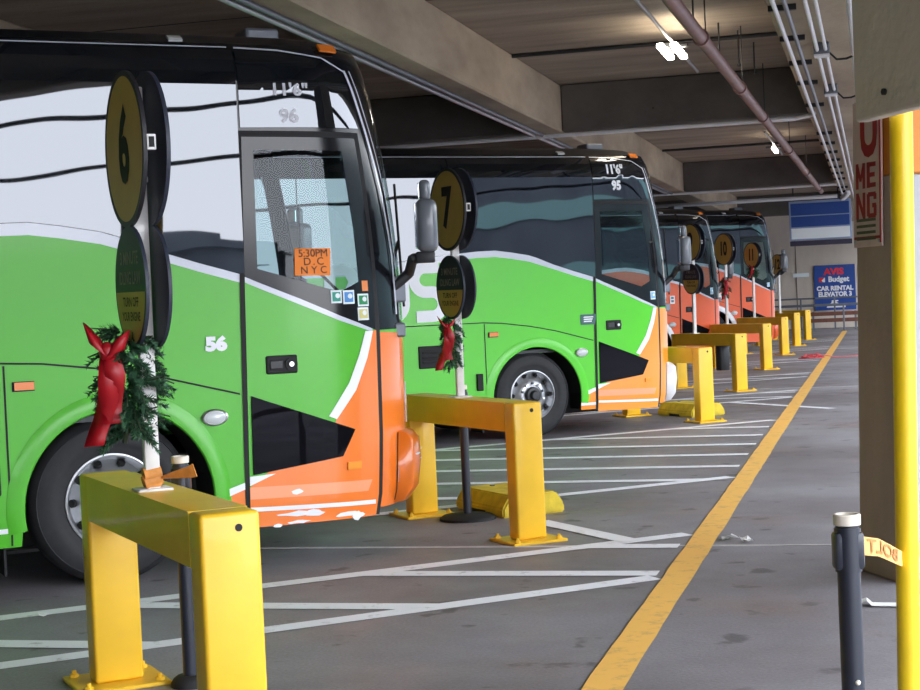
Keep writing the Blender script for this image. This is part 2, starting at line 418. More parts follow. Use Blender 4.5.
def make_bus(cfg):
    P = cfg['side']
    o = Vector((P[0]-DY*1.29, P[1]+DX*1.29, 0))
    root = thing('coach_bus', cfg['label'], 'bus', o, BAY_ROT, 'coaches parked in the bays')
    if cfg.get('scale'): root.scale = (cfg['scale'],)*3
    G, OR = cfg['main'], cfg['accent']
    ms = [G, M_BLACK, M_ROOF, M_STRIPE, OR, M_RUB, M_SALMON, M_WHITE, M_STRIPE]
    bm = bmesh.new()
    # lower skin of both sides with wheel arches, upper black skin with the glazed openings
    for side in (-1,1):
        notch = lambda cx: [(cx-.62,.30)] + arc(cx,.50,.60,180,0,20) + [(cx+.66,.30)]
        low = [(RB,.30)] + notch(-8.95) + notch(-7.6) + notch(.04) + [(SMAX,.30),(SMAX,1.5),(1.81,1.5),(1.81,1.52),(.87,1.88)] + TOPL[::-1][1:]
        patch(bm, low, 0., 0, side)
        up = TOPL + [(.87,1.88),(1.81,1.52),(1.81,1.5),(SMAX,1.5),(SMAX,3.40),(RB,3.40)]
        ws = [(2.12,1.56),(SMAX,1.50),(SMAX,3.12),(2.12,3.12)]
        # the opening for the windscreen is cut as an indent so both halves meet at the centre
        up = TOPL + [(.87,1.88),(1.81,1.52),(1.81,1.5),(SMAX,1.5),(SMAX,1.56),(2.14,1.56),(2.06,3.12),(SMAX,3.12),(SMAX,3.40),(RB,3.40)]
        patch(bm, up, 0., 1, side, holes=[GLASS_HOLE if side<0 else CAB_HOLE])
        # silver line under the glass
        patch(bm, TOPL + [(s,z-STRW-(.02 if -3<s<.2 else 0)) for s,z in TOPL[::-1]], .004, 3, side)
        # gutter line above the glass, panel gaps
        patch(bm, ribbon([(RB,3.368),(.88,3.368)],.009), .006, 3, side)
        patch(bm, ribbon(LUG,.012), .003, 5, side)
        for s in (-.637,-2.15,-3.65,-5.15,-6.5):
            patch(bm, rect(s-.006,s+.006,.31,1.40), .003, 5, side)
        # sill line
        for a,b in ((-6.9,-.66),(-.625,-.56)): patch(bm, rect(a,b,.388,.418), .004, 7, side)
        # front corner colour
        if cfg['kind'] == 'green':
            patch(bm, [(1.80,.30),(2.62,.30),(2.62,1.44),(1.80,1.49)], .003, 4, side)
            patch(bm, [(.63,.44),(.70,.478),(.846,.525),(.846,.30),(.63,.30)], .003, 4, side)
            patch(bm, [(.645,.44),(.70,.474),(.846,.523),(.846,.566),(.684,.518),(.63,.49)], .006, 7, side)
            patch(bm, rect(.63,.846,.352,.385), .006, 7, side)
        else:
            patch(bm, [(.04+.60*math.cos(math.radians(a)),.5+.60*math.sin(math.radians(a))) for a in range(0,181,9)]+[(.04+.72*math.cos(math.radians(a)),.5+.72*math.sin(math.radians(a))) for a in range(180,-1,-9)], .006, 7, side)
    # door recess edge
    patch(bm, [(.832,.268),(1.825,.255),(1.828,1.52),(1.815,2.825),(.890,2.825)], .0075, 5, -1, holes=[GLASS_HOLE])
    # roof
    ring = []
    levels = [3.40,3.43,3.455,3.475,3.49,3.505,3.515,3.525]
    ss = [RB,-8,-5,-2,0.,.6,UC]+[UC+CL*k/24 for k in range(1,25)]
    for z in levels:
        r = [Vector(S(s,z,-1)) for s in ss] + [Vector(S(s,z,1)) for s in ss[::-1][1:]]
        ring.append([bm.verts.new(p) for p in r])
    for a,b in zip(ring, ring[1:]):
        for i in range(len(a)-1):
            bm.faces.new((a[i],a[i+1],b[i+1],b[i])).material_index = 2
    bm.faces.new(ring[-1]).material_index = 2
    # rear
    zs = [.30,.5,1.0,1.5,2.0,2.6,3.0,3.25,3.40,3.45,3.49,3.525]
    rp = [(RB, -lerp_tab(BW,z), z) for z in zs] + [(RB, lerp_tab(BW,z), z) for z in zs[::-1]]
    f = poly(bm, [Vector(p) for p in rp[::-1]], 0)
    obj('body', bm, ms, root, True)
    # underbody and wheel wells
    bm = bmesh.new(); box(bm, RB+.2, 1.9, -.86, .86, .24, .75)
    for x in (-8.95,-7.6,.04):
        for side in (-1,1):
            pts = arc(x,.50,.605,180,0,14)
            for (a,b) in zip(pts,pts[1:]):
                poly(bm, [Vector((a[0],side*1.28,a[1])),Vector((b[0],side*1.28,b[1])),Vector((b[0],side*.84,b[1])),Vector((a[0],side*.84,a[1]))])
    box(bm, RB+.1, -9.6, -1.2,1.2,.32,.6); box(bm, -6.9,-.6,-1.2,1.2,.32,.6); box(bm, .72,1.7,-1.12,1.12,.30,.55)
    obj('underbody', bm, M_RUB, root)
    # flared arch lips
    for side in (-1,1):
        for cx in (.04,):
            bm = bmesh.new()
            prof = [(.592,.002),(.60,.016),(.635,.019),(.68,.010),(.705,.003)]
            rings = [[bm.verts.new(SP(cx+r*math.cos(math.radians(a)), .5+r*math.sin(math.radians(a)), of, side)) for a in range(-10,191,5)] for r,of in prof]
            for a,b in zip(rings,rings[1:]):
                for i in range(len(a)-1): bm.faces.new((a[i],b[i],b[i+1],a[i+1]) if side<0 else (a[i],a[i+1],b[i+1],b[i]))
            obj('arch_lip', bm, M_WHITE if cfg['kind']=='red' else G, root, True)
    # side glazing: two long strips of dark panes and the pane above the door
    for side in (-1,1):
        cuts = [RB+.1,-8.9,-6.9,-4.9,-2.9,-1.02,.912 if side<0 else .58]
        for a,b in zip(cuts,cuts[1:]):
            bm = bmesh.new()
            low = [(s,z+.004) for s,z in TOPL if a+.012 < s < b-.012]
            zz = lambda q: lerp_tab(TOPL, q)+.004
            pl = [(a+.008, zz(a+.008))] + low + [(b-.008, zz(b-.008)), (b-.008,3.345), (a+.008,3.345)]
            patch(bm, pl, .008, 0, side)
            solid(obj('side_window', bm, M_SIDEG, root, False), .006)
        bm = bmesh.new()
        patch(bm, [(.920,2.845),(1.835,2.855),(1.80,3.10),(1.76,3.21),(1.60,3.29),(1.25,3.335),(.920,3.345)], .008, 0, side)
        obj('upper_window', bm, M_SIDEG, root, True)
        bm = bmesh.new()
        patch(bm, ribbon([(.925,3.362),(1.25,3.352),(1.60,3.31),(1.79,3.23)],.012), .010, 0, side)
        q = [(1.79,3.24),(1.835,3.10),(1.90,2.85),(1.985,2.45),(2.03,2.05),(2.04,1.60)]
        patch(bm, [(s-.012,z) for s,z in q]+[(s+.014,z) for s,z in q[::-1]], .012, 0, side)
        q = [(s+.06,z) for s,z in q]
        patch(bm, [(s-.006,z) for s,z in q]+[(s+.006,z) for s,z in q[::-1]], .012, 0, side)
        obj('pillar_trim', bm, M_STRIPE, root)
    bm = bmesh.new(); patch(bm, CAB_HOLE, .002, 0, 1)
    obj('driver_window', bm, M_DOORG, root, True)
    bm = bmesh.new()
    for side in (-1,1): patch(bm, [(2.14,1.56),(SMAX,1.56),(SMAX,3.12),(2.06,3.12)], .006, 0, side)
    w = obj('windshield', bm, M_WSHIELD, root, True)
    bm = bmesh.new()
    for sd in (-1,1):
        a = Vector(S(SMAX-.15,1.58,sd))+Vector((.03,0,0)); b = Vector(S(SMAX-1.0,2.1,sd))+Vector((.04,0,0))
        tube(bm, [a,b], .012, 6)
        tube(bm, [b+Vector((0,sd*.05,-.45)), b+Vector((-.01,0,.4))], .009, 6)
    obj('wiper', bm, M_RUB, w)
    # front bumper, lamps
    bm = bmesh.new(); n = 30
    prof = [(.31,.0),(.33,.06),(.42,.105),(.6,.118),(.74,.10),(.78,.06),(.80,.0)]
    for sd in (-1,1):
        rings = [[bm.verts.new(SP(2.02+(SMAX-2.02)*k/n, z, of, sd)) for k in range(n+1)] for z,of in prof]
        for a,b in zip(rings,rings[1:]):
            for i in range(n): bm.faces.new((a[i],a[i+1],b[i+1],b[i]) if sd<0 else (a[i],b[i],b[i+1],a[i+1])).material_index = 0
        e = bm.faces.new([r[0] for r in rings]); e.material_index = 0
        patch(bm, [(2.0,.33),(2.016,.33),(2.016,.79),(2.0,.79)], .006, 1, sd)
    bump = obj('bumper', bm, [cfg['bumper'], M_RUB], root, True)
    for sd in (-1,1):
        bm = bmesh.new(); patch(bm, [(2.28,.84),(2.75,.86),(2.70,1.08),(2.34,1.12)], .014, 0, sd); solid(obj('headlight', bm, M_CLEAR, root, True), .01)
    # lamps on the flank and the roof
    def lens(nm, s, z, w, h, m, off=.022, bezel=True):
        bm = bmesh.new()
        if bezel: patch(bm, rect(s-w/2-.012,s+w/2+.004,z-h/2-.008,z+h/2+.004), .006, 0); 
        b = obj(nm, bm, M_RUB, root) if bezel else None
        bm = bmesh.new(); patch(bm, rect(s-w/2,s+w/2,z-h/2,z+h/2), off, 0); solid(obj('lens' if bezel else nm, bm, m, b or root), .015)
    lens('side_marker', -.522, 1.272, .118, .048, M_AMBER)
    lens('turn_marker', 1.58, .611, .10, .05, mat('amber_dim', srgb(240,150,30), .4), .026, False)
    lens('roof_marker', 1.69, 3.375, .16, .045, M_AMBER, .03, False)
    lens('roof_marker', .55, 3.405, .09, .03, M_CLEAR, .03, False)
    bm = bmesh.new()
    mx = Matrix.Translation(SP(.658,.998,.004)) @ Matrix.Rotation(PI/2,4,'X') @ Matrix.Diagonal((1.6,1.,1.,1.))
    lathe(bm, [(.054,0,0),(.054,.016,0),(.046,.024,0),(.043,.020,1),(.03,.030,1),(.001,.033,1)], 24, mx)
    obj('corner_lamp', bm, [M_CHROME, M_CLEAR], root, True)
    # recessed latch of the luggage door
    bm = bmesh.new(); c = SP(-1.34,1.05,0)
    box(bm, c.x-.16,c.x+.16,c.y-.02,c.y+.01,c.z-.13,c.z+.13, 0, .012)
    for dz in (-.055,.0,.055): box(bm, c.x-.12,c.x+.13,c.y-.034,c.y-.015,c.z+dz-.012,c.z+dz+.012, 0, .006)
    obj('luggage_latch', bm, M_RUB, root)
    bm = bmesh.new(); c = SP(-.72,.72,0); box(bm, c.x-.05,c.x+.03,c.y-.03,c.y+.01,c.z-.10,c.z+.10,0,.01); obj('door_latch', bm, M_RUB, root)
    # roof hatch vent
    bm = bmesh.new(); box(bm, 1.16,1.40,-.78,-.52,3.47,3.585,0,.02); obj('roof_vent', bm, M_STEELG, root)
    bm = bmesh.new(); box(bm, -2.6,-1.8,-.5,.3,3.50,3.60,0,.03); obj('roof_vent', bm, M_ROOF, root)
    # wheels
    for x in (0.0,-7.6,-8.95):
        for sd in (-1,1): wheel_at(root, x, sd, x==0)
    # mud flap behind the front wheel
    bm = bmesh.new(); box(bm, -.68,-.665,-1.22,-.9,.12,.42); obj('mud_flap', bm, M_RUB, root)
    # passenger door
    bm = bmesh.new()
    DL = lambda z: .862+(z-.27)*(.923-.862)/2.5
    dms = [G, M_BLACK, M_STRIPE, OR, M_WHITE, M_SALMON, M_RUB]
    top = [(DL(1.88),1.886),(1.258,1.73),(1.522,1.606),(1.755,1.512)]
    patch(bm, [(DL(.27),.268),(1.785,.255),(1.788,1.50)] + top[::-1][:1] + [(p[0],p[1]) for p in top[::-1][1:]], .010, 0)
    patch(bm, top + [(1.785,1.51),(1.79,2.0),(1.77,2.785),(DL(2.78),2.785)], .010, 1, holes=[GLASS_HOLE])
    patch(bm, top + [(1.755,1.49),(1.522,1.572),(1.258,1.690),(DL(1.85),1.85)], .014, 2)
    if cfg['kind'] == 'green':
        outer = [(1.757,1.496),(1.703,1.317),(1.608,1.109),(1.463,.927)]; inner = [(1.695,1.498),(1.641,1.341),(1.559,1.159),(1.410,.951)]
        patch(bm, outer + [(1.40,.80),(1.0,.62),(DL(.5),.53),(DL(.27),.268),(1.785,.255),(1.788,1.50)], .013, 3)
        patch(bm, outer + inner[::-1], .016, 4)
        patch(bm, [(DL(.6),.60),(1.045,.606),(DL(.54),.54)], .016, 4)
        patch(bm, [(DL(.53),.531),(1.722,.502),(1.687,.429),(DL(.45),.453)], .016, 5)
        patch(bm, [(DL(.4),.402),(1.763,.365),(1.77,.336),(DL(.375),.375)], .016, 4)
    door = obj('door', bm, dms, root, True)
    bm = bmesh.new(); patch(bm, [(.905,1.119),(1.59,.85),(1.498,.679),(.895,.609)], .020, 0); solid(obj('lower_panel', bm, M_LOWERG, door), .006)
    bm = bmesh.new(); patch(bm, GLASS_HOLE, .012, 0); obj('door_window', bm, M_DOORG, door, True)
    c = SP(1.115,1.31,.012); bm = bmesh.new()
    mx = Matrix.Translation(c)
    box(bm, -.108,.108,-.012,.012,-.06,.06,0,.012,mx=mx); box(bm, -.085,.005,-.02,-.005,-.028,.028,1,.006,mx=mx)
    cyl(bm, c+Vector((.06,-.006,0)), c+Vector((.06,-.024,0)), .042, 20, 0); cyl(bm, c+Vector((.06,-.02,0)), c+Vector((.06,-.03,0)), .016, 14, 2)
    obj('door_handle', bm, [M_RUB, M_DARKMET, M_CHROME], door)
    for st in cfg['stickers']:
        s0,s1,z0,z1,colr,rim = st
        bm = bmesh.new(); patch(bm, rect(s0,s1,z0,z1), .016, 0 if rim else 1)
        if rim:
            patch(bm, rect(s0+.010,s1-.010,z0+.012,z1-.012), .018, 1)
            cx,cz = (s0+s1)/2,(z0+z1)/2
            patch(bm, arc(cx+.008,cz+.006,.017,0,330,10), .020, 0)
        obj('sticker', bm, [M_PANELW, mat('sticker_%d_%d_%d'%colr, srgb(*colr), .5)], door)
    if cfg.get('notice'):
        bm = bmesh.new(); patch(bm, [(1.225,1.883),(1.462,1.877),(1.475,2.056),(1.235,2.060)], .020, 0)
        for (body,sz,zz,xx,sp) in (('5:30PM',.070,2.024,1.354,.95),('D.C',.070,1.970,1.354,1.3),('NYC',.066,1.914,1.352,1.6)):
            add_text(bm, body, sz, lambda x,y: SP(xx+x, zz+y, .023), 1, offset=0., spacing=sp)
        obj('departure_notice', bm, [M_PAPER_O, M_INK], door)['label'] = 'orange paper notice reading 5:30PM D.C NYC'
    # mirrors on long arms
    for sd in (-1,1):
        a0 = SP(2.10,1.78,.0,sd); tip = Vector((2.21, sd*1.28, 1.95)); tr = Matrix.Translation(tip) @ Matrix.Rotation(math.radians(25)*sd,4,'Z')
        bm = bmesh.new()
        box(bm, -.07,.075,-.125,.125,.06,.42,0,.05,3,mx=tr); box(bm, -.04,.035,-.06,.08,.40,.55,0,.03,3,mx=tr)
        mr = obj('side_mirror', bm, M_HOUSING, root, True)
        bm = bmesh.new(); box(bm, -.078,-.066,-.10,.10,.09,.39,0,.004,1,mx=tr); box(bm, -.048,-.038,-.04,.06,.43,.53,0,.003,1,mx=tr); obj('mirror_glass', bm, M_MIRROR, mr)
        bm = bmesh.new(); pts = [a0+Vector((-.03,sd*.01,0)), a0+Vector((.08,sd*.06,.10)), tip+Vector((-.10,-sd*.03,.02)), tip+Vector((.0,0,.03))]
        tube(bm, pts, .036, 10); box(bm, -.08,.05,-.08,.08,-.01,.065,0,.012,mx=tr); obj('mirror_arm', bm, M_DARKMET, mr, True)
        bm = bmesh.new(); box(bm, -.06,.06,-.04,.04,-.10,.08,0,.015,mx=Matrix.Translation(a0)); obj('mirror_bracket', bm, M_STEELG, mr); bm = bmesh.new(); box(bm, -.05,.05,-.035,.035,-.34,-.24,0,.015,mx=Matrix.Translation(a0))
        obj('mirror_bracket', bm, M_STEELG, mr)
    # cab seen through the door glass
    bm = bmesh.new(); box(bm, -1.0,1.5,-1.2,1.2,1.02,1.06); box(bm, 1.5,1.9,-.95,.95,1.02,1.06); box(bm, 1.55,2.0,-.85,.85,1.06,1.62,0,.05); box(bm, .3,.34,-1.2,1.2,1.06,3.3)
    dash = obj('dashboard', bm, M_INT, root)
    bm = bmesh.new(); box(bm, .62,1.05,.35,.85,1.40,1.52,0,.04); box(bm, .50,.66,.36,.84,1.48,2.20,0,.05); box(bm, .52,.64,.48,.72,2.20,2.40,0,.04); cyl(bm, (.84,.6,1.06),(.84,.6,1.42),.06,12); obj('driver_seat', bm, M_SEAT, root, True)
    bm = bmesh.new(); R = .23; c = Vector((1.38,.6,1.72)); tilt = Matrix.Translation(c) @ Matrix.Rotation(math.radians(-35),4,'Y')
    prev = None; ring = [tilt @ Vector((R*math.cos(2*PI*k/24), R*math.sin(2*PI*k/24), 0)) for k in range(25)]
    tube(bm, ring, .016, 8)
    for a in (0,120,240): tube(bm, [c, tilt @ Vector((R*math.cos(math.radians(a)),R*math.sin(math.radians(a)),0))], .014, 6)
    tube(bm, [c, Vector((1.62,.6,1.45))], .03, 8); obj('steering_wheel', bm, M_RUB, root)
    # lettering on the flank
    for t in cfg['text']: side_text(root, *t)
    for fn in cfg.get('extra', ()): fn(root, door, bump)
    return root
def logo_flag(root, door, bump):
    bm = bmesh.new(); patch(bm, [(.665,1.33),(.86,1.33),(.885,1.40),(.885,1.455),(.665,1.455)], .010, 0)
    for k in range(3): patch(bm, [(.70,1.415-.026*k),(.84-.012*k,1.415-.026*k),(.845-.012*k,1.43-.026*k),(.715,1.43-.026*k)], .013, 1)
    obj('emblem_plate', bm, [mat('emblem_teal', srgb(44,92,92), .4), M_PANELW], root)
def stroke(pts, w):
    L, R = [], []
    for i,p in enumerate(pts):
        a = pts[max(0,i-1)]; b = pts[min(len(pts)-1,i+1)]
        dx, dy = b[0]-a[0], b[1]-a[1]; q = math.hypot(dx,dy); n = (-dy/q*w/2, dx/q*w/2)
        L.append((p[0]+n[0],p[1]+n[1])); R.append((p[0]-n[0],p[1]-n[1]))
    return L + R[::-1]
def big_letters(root, door, bump):
    w = .135; z0 = 1.455; H = .70
    bm = bmesh.new(); r = .165; x = -1.98          # U
    pu = [(x,z0+H),(x,z0+.25)] + arc(x+r,z0+w/2+r,r,180,360,18) + [(x+2*r,z0+.25),(x+2*r,z0+H)]
    patch(bm, stroke(pu, w), .010, 0); obj('lettering', bm, M_WHITE, root)
    bm = bmesh.new(); x = -1.345; r = (H-w)/4       # S
    ps = [(x+.15,z0+H-w/2)] + arc(x-.03,z0+H-w/2-r,r,90,270,16) + [(x+.04,z0+H/2)] + arc(x+.04,z0+w/2+r,r,90,-90,16) + [(x-.16,z0+w/2)]
    patch(bm, stroke(ps, w), .010, 0); obj('lettering', bm, M_WHITE, root)
    bm = bmesh.new(); x = -2.62                     # B
    out = [(x,z0),(x+.26,z0)] + arc(x+.26,z0+.185,.185,-90,75,12) + arc(x+.24,z0+.525,.175,-75,90,12) + [(x,z0+H)]
    patch(bm, out, .010, 0, -1, holes=[[(x+w,z0+.12),(x+.26,z0+.12),(x+.30,z0+.19),(x+.26,z0+.28),(x+w,z0+.28)],[(x+w,z0+.42),(x+.25,z0+.42),(x+.29,z0+.50),(x+.25,z0+.58),(x+w,z0+.58)]])
    obj('lettering', bm, M_WHITE, root)
def scrapes(root, door, bump):
    rnd = random.Random(3)
    for (s,z,l,h) in ((1.20,.335,.20,.020),(1.30,.325,.10,.030),(1.56,.29,.14,.020),(1.63,.275,.07,.035),(1.05,.265,.05,.014),(1.19,.278,.11,.016),(1.18,.475,.06,.026)):
        pts = [(s+l*.5*math.cos(a)*(1+.3*rnd.uniform(-1,1)), z+h*.5*math.sin(a)*(1+.4*rnd.uniform(-1,1))) for a in [2*PI*k/11 for k in range(11)]]
        bm = bmesh.new(); patch(bm, [(s+(a-s)*1.3, z+(b-z)*1.5) for a,b in pts], .018, 0); obj('paint_chip', bm, M_WHITE, door)
    for (s,z,l,h) in ((2.05,.66,.05,.05),(2.10,.64,.10,.014),(2.25,.665,.16,.012),(2.02,.50,.02,.12),(2.03,.42,.02,.05),(2.2,.60,.1,.008)):
        pts = [(s+l*.5*math.cos(a)*(1+.3*rnd.uniform(-1,1)), z+h*.5*math.sin(a)*(1+.3*rnd.uniform(-1,1))) for a in [2*PI*k/11 for k in range(11)]]
        bm = bmesh.new(); patch(bm, pts, .121 if s>2.06 else .012, 0); obj('paint_chip', bm, M_WHITE, bump)

TX = lambda *a, **k: a
make_bus(dict(kind='green', side=(-2.18,9.91), main=M_GREEN, accent=M_ORANGE, bumper=M_ORANGE, notice=True,
    label='green and orange coach bus, number 56, with an orange 5:30PM notice on its door',
    stickers=[(1.459,1.535,1.692,1.778,(30,150,130),True),(1.544,1.626,1.684,1.775,(70,140,210),True),(1.650,1.736,1.664,1.748,(20,140,80),True),(1.645,1.730,1.571,1.657,(214,206,130),True),(1.690,1.738,1.765,1.835,(236,140,70),False)],
    text=[('lettering','56',.115,.69,1.462,M_WHITE,.008,1.2),('lettering','11\'6"',.11,1.29,3.09,M_GREYTX,.003,1.3),('lettering','96',.12,1.27,2.92,M_GREYTX,.004,1.15)],
    extra=[scrapes]))
make_bus(dict(kind='green', side=(.869,19.096), main=mat('paint_bright_green', srgb(88,208,38), .3, spec=.4, coat=.12), accent=mat('paint_light_orange', srgb(250,150,40), .3, coat=.5), bumper=M_WHITE,
    label='bright green coach bus with large white letters and a white bumper corner',
    stickers=[(1.66,1.745,1.60,1.70,(110,180,230),True)],
    text=[('lettering','11\'6"',.15,1.26,3.205,M_WHITE,.008,.95),('lettering','95',.15,1.27,3.01,M_WHITE,.008,.95)],
    extra=[logo_flag, big_letters]))
def red_panel(root, door, bump):
    bm = bmesh.new(); patch(bm, rect(.62,.74,1.45,1.62), .010, 0); patch(bm, rect(.645,.715,1.48,1.53), .013, 1); patch(bm, rect(.645,.715,1.55,1.60), .013, 1); obj('notice_plate', bm, [M_PANELW, M_STEELG], root)
make_bus(dict(kind='red', side=(3.995,34.17), main=M_REDOR, accent=M_REDOR, bumper=M_REDOR,
    label='orange coach bus partly hidden behind the 9 and 10 signs',
    stickers=[(1.66,1.745,1.62,1.76,(120,190,225),True)], text=[], extra=[red_panel]))
def access_badges(root, door, bump):
    for (a,b,z0,z1,c) in ((-.02,.13,1.52,1.66,(60,130,210)),(.15,.30,1.54,1.66,(236,120,70)),(.2,.3,1.34,1.50,(238,236,232))):
        bm = bmesh.new(); patch(bm, rect(a,b,z0,z1), .010, 0); patch(bm, rect(a+.02,b-.02,z0+.02,z1-.02), .013, 1); obj('badge', bm, [M_PANELW, mat('badge_%d_%d_%d'%c, srgb(*c), .5)], root)
make_bus(dict(kind='red', side=(6.58,42.09), main=M_REDOR, accent=M_REDOR, bumper=M_REDOR, scale=1.09,
    label='farthest orange coach bus, with blue badge, behind the 11 sign',
    stickers=[(1.65,1.75,1.60,1.70,(150,200,235),True)], text=[], extra=[access_badges]))

# ------------------------------------------------------------------ barriers: a beam on two posts with bolted feet
HB = .958
def make_barrier(loc, label):
    t = thing('barrier', label, 'barrier', loc, BAY_ROT, 'yellow steel barriers along the walkway')
    obj('beam', newbox(-.11,.11,-.818,.818,HB-.20,HB,0,.0), M_YEL, t, True)
    for y in (-.887,.887):
        p = obj('post', newbox(-.11,.11,y-.073,y+.073,.02,HB,0,.016,3), M_YEL, t, True)
        b = obj('base_plate', newbox(-.205,.205,y-.19,y+.19,0,.02,0,.004,1), M_YEL, t)
        for sx in (-.16,.16):
            for sy in (-.15,.15):
                bm = bmesh.new(); cyl(bm,(sx,y+sy,.02),(sx,y+sy,.05),.011,8); cyl(bm,(sx,y+sy,.02),(sx,y+sy,.034),.021,6); obj('bolt', bm, M_YEL, b)
    bm = bmesh.new(); cyl(bm,(.03,-.955,HB-.055),(.03,-.9615,HB-.055),.014,12); obj('bolt_hole', bm, M_RUB, t)
    return t
def barrier_at(gx, gy):        # from the middle of the right-hand post
    c = Vector((gx,gy,0)) + Vector((-DY,DX,0))*.887
    return c
b1c = Vector((-1.245,6.44,0))
BARS = [(b1c, 'yellow barrier carrying the 6 sign, nearest of the row'),
        (barrier_at(.41,10.98), 'yellow barrier carrying the 7 sign, in front of the bus numbered 56'),
        (barrier_at(3.09,20.45), 'yellow barrier without a sign, in front of the bright green bus'),
        (barrier_at(4.60,26.45), 'yellow barrier with a black box hanging under its beam'),
        (barrier_at(6.36,33.3), 'yellow barrier below the 10 sign'),
        (barrier_at(8.18,40.4), 'yellow barrier below the 11 sign'),
        (barrier_at(9.76,46.4), 'yellow barrier below the 12 sign'),
        (barrier_at(11.15,51.3), 'yellow barrier without a sign, farthest of the row')]
for c,l in BARS: make_barrier(c, l)
BX = [b[0] for b in BARS]
bm = bmesh.new(); box(bm,-.09,.09,-.08,.08,.34,HB-.2,0,.015); box(bm,-.098,-.088,-.06,.06,.38,.74,0,.01)
o = obj('utility_box', bm, M_DARKMET, None, True, BX[3]+Vector((DY*.42,-DX*.42,0))); o.rotation_euler = (0,0,BAY_ROT); tag(o,'black utility box hanging under the beam of the fourth yellow barrier','box')

# ------------------------------------------------------------------ bay signs
def on_bar(i, k):
    return BX[i] + Vector((-DY,DX,0))*(k-.887)
def bay_sign(num, c, zc, label, R=.30, zl=None, Rl=.235, lean=0., tape=False, lead='3 MINUTE'):
    t = thing('bay_sign', label, 'sign', c+Vector((0,0,HB)), BAY_ROT, 'numbered bay signs on the barriers')
    t.rotation_euler = (lean, 0, BAY_ROT)
    z = zc-HB
    bm = bmesh.new(); box(bm,-.03,.03,-.019,.019,.006,z+R*.8,0,.006); box(bm,-.07,.07,-.06,.06,0,.010,0,.003); obj('pole', bm, M_POLEW, t, True)
    for x, face in ((-.045,True),(.045,False)):
        mx = Matrix.Translation((x,0,z)) @ Matrix.Rotation(PI/2,4,'Y')
        bm = bmesh.new(); sgn = -1 if face else 1
        lathe(bm,[(.001,-.007,1),(R*.93,-.007,1),(R*.93,-.008,0),(R,-.008,0),(R,.008,0),(.001,.008,0)], 56, mx)
        if face: add_text(bm, num, (.40 if len(num)==1 else .40), lambda u,v: Vector((x-.0085,-u,z+v)), 2, offset=.016, sx=.82 if len(num)==1 else .68)
        obj('number_disc' if face else 'back_disc', bm, [M_SIGNB if not face else M_SIGNK, M_SIGNY if face else M_SIGNB, M_INK], t)
        bm = bmesh.new(); cyl(bm,(min(x,0),0,z+.1),(max(x,0),0,z+.1),.012,8); cyl(bm,(min(x,0),0,z-.12),(max(x,0),0,z-.12),.012,8)
        obj('spacer', bm, M_GALV, t)
    bm = bmesh.new(); box(bm,-.04,-.005,-R-.004,-R+.02,z-.03,z+.03,0,.003); box(bm,-.033,-.012,-R-.006,-R+.012,z-.020,z+.020,1); obj('clip', bm, [M_POLEW, M_RUB], t)
    if zl:
        z2 = zl-HB
        for x, face in ((-.045,True),(.045,False)):
            mx = Matrix.Translation((x,0,z2)) @ Matrix.Rotation(PI/2,4,'Y')
            bm = bmesh.new()
            lathe(bm,[(.001,-.007,0),(Rl,-.007,0),(Rl,.007,0),(.001,.007,0)], 48, mx)
            if face:
                pts = [Vector((x-.0078,-Rl*.94*math.cos(a),z2-.015-0*math.sin(a)) ) for a in (0,)]
                a0 = math.asin(.02/Rl)
                arcp = [Vector((x-.0080, Rl*.93*math.cos(a), z2+Rl*.93*math.sin(a))) for a in [PI+a0+(PI-2*a0)*k/24 for k in range(25)]]
                poly(bm, arcp, 1)
                add_text(bm, lead, .072, lambda u,v: Vector((x-.0085,-u,z2+.115+v)), 2, offset=.001, sx=.9)
                add_text(bm, 'IDLING LAW', .072, lambda u,v: Vector((x-.0085,-u,z2+.035+v)), 2, offset=.001, sx=.82)
                add_text(bm, 'TURN OFF', .052, lambda u,v: Vector((x-.0085,-u,z2-.06+v)), 3, offset=.001)
                add_text(bm, 'YOUR ENGINE', .050, lambda u,v: Vector((x-.0085,-u,z2-.118+v)), 3, offset=.001, sx=.86)
            obj('notice_disc' if face else 'back_disc', bm, [M_SIGNB, M_SIGNY, mat('notice_lettering', srgb(150,138,134), .6), M_INK], t)
    if tape:
        bm = bmesh.new(); box(bm,-.034,.034,-.024,.024,.012,.085,0,.008)
        for a in (0,1): cyl(bm,(-.035,0,.03+.03*a),(.035,0,.05+.02*a),.03,12)
        tp = obj('tape_wrap', bm, M_TAPE, t, True)
        bm = bmesh.new()
        pts = [((.03,-.03,.045),(.03,-.03,.055)),((.07,-.10,.05),(.05,-.10,.075)),((.12,-.17,.055),(.10,-.17,.10)),((.13,-.19,.06),(.115,-.19,.112))]
        vs = [[bm.verts.new(p) for p in q] for q in pts]
        for a,b in zip(vs,vs[1:]): bm.faces.new((a[0],b[0],b[1],a[1]))
        solid(obj('tape_tail', bm, M_TAPE, tp), .003)
    return t
S6 = Vector((-1.262,6.425,0)); S7 = on_bar(1,.98)
bay_sign('6', S6, 2.325, 'white pole with a round 6 sign, over a garland with red bow tails', R=.31, zl=1.775, Rl=.245, lean=.012, tape=True)
bay_sign('7', S7, 2.35, 'white pole with a round 7 sign and lower disc, beside the first bus mirror', R=.305, zl=1.775, Rl=.236, lean=.012)
bay_sign('9', on_bar(3,1.26), 2.53, 'white pole with a round 9 sign half hidden by the bus mirror', R=.32, zl=1.90, Rl=.26, lean=.025)
bay_sign('10', on_bar(4,1.34), 2.57, 'white pole with a round 10 sign facing the coaches', R=.345, lean=.02)
bay_sign('11', on_bar(5,1.2), 2.57, 'white pole with a round 11 sign in front of the farthest bus', R=.33, lean=.02)
bay_sign('12', on_bar(6,.72), 2.38, 'white pole with a round 12 sign near the far wall', R=.31, lean=.01)

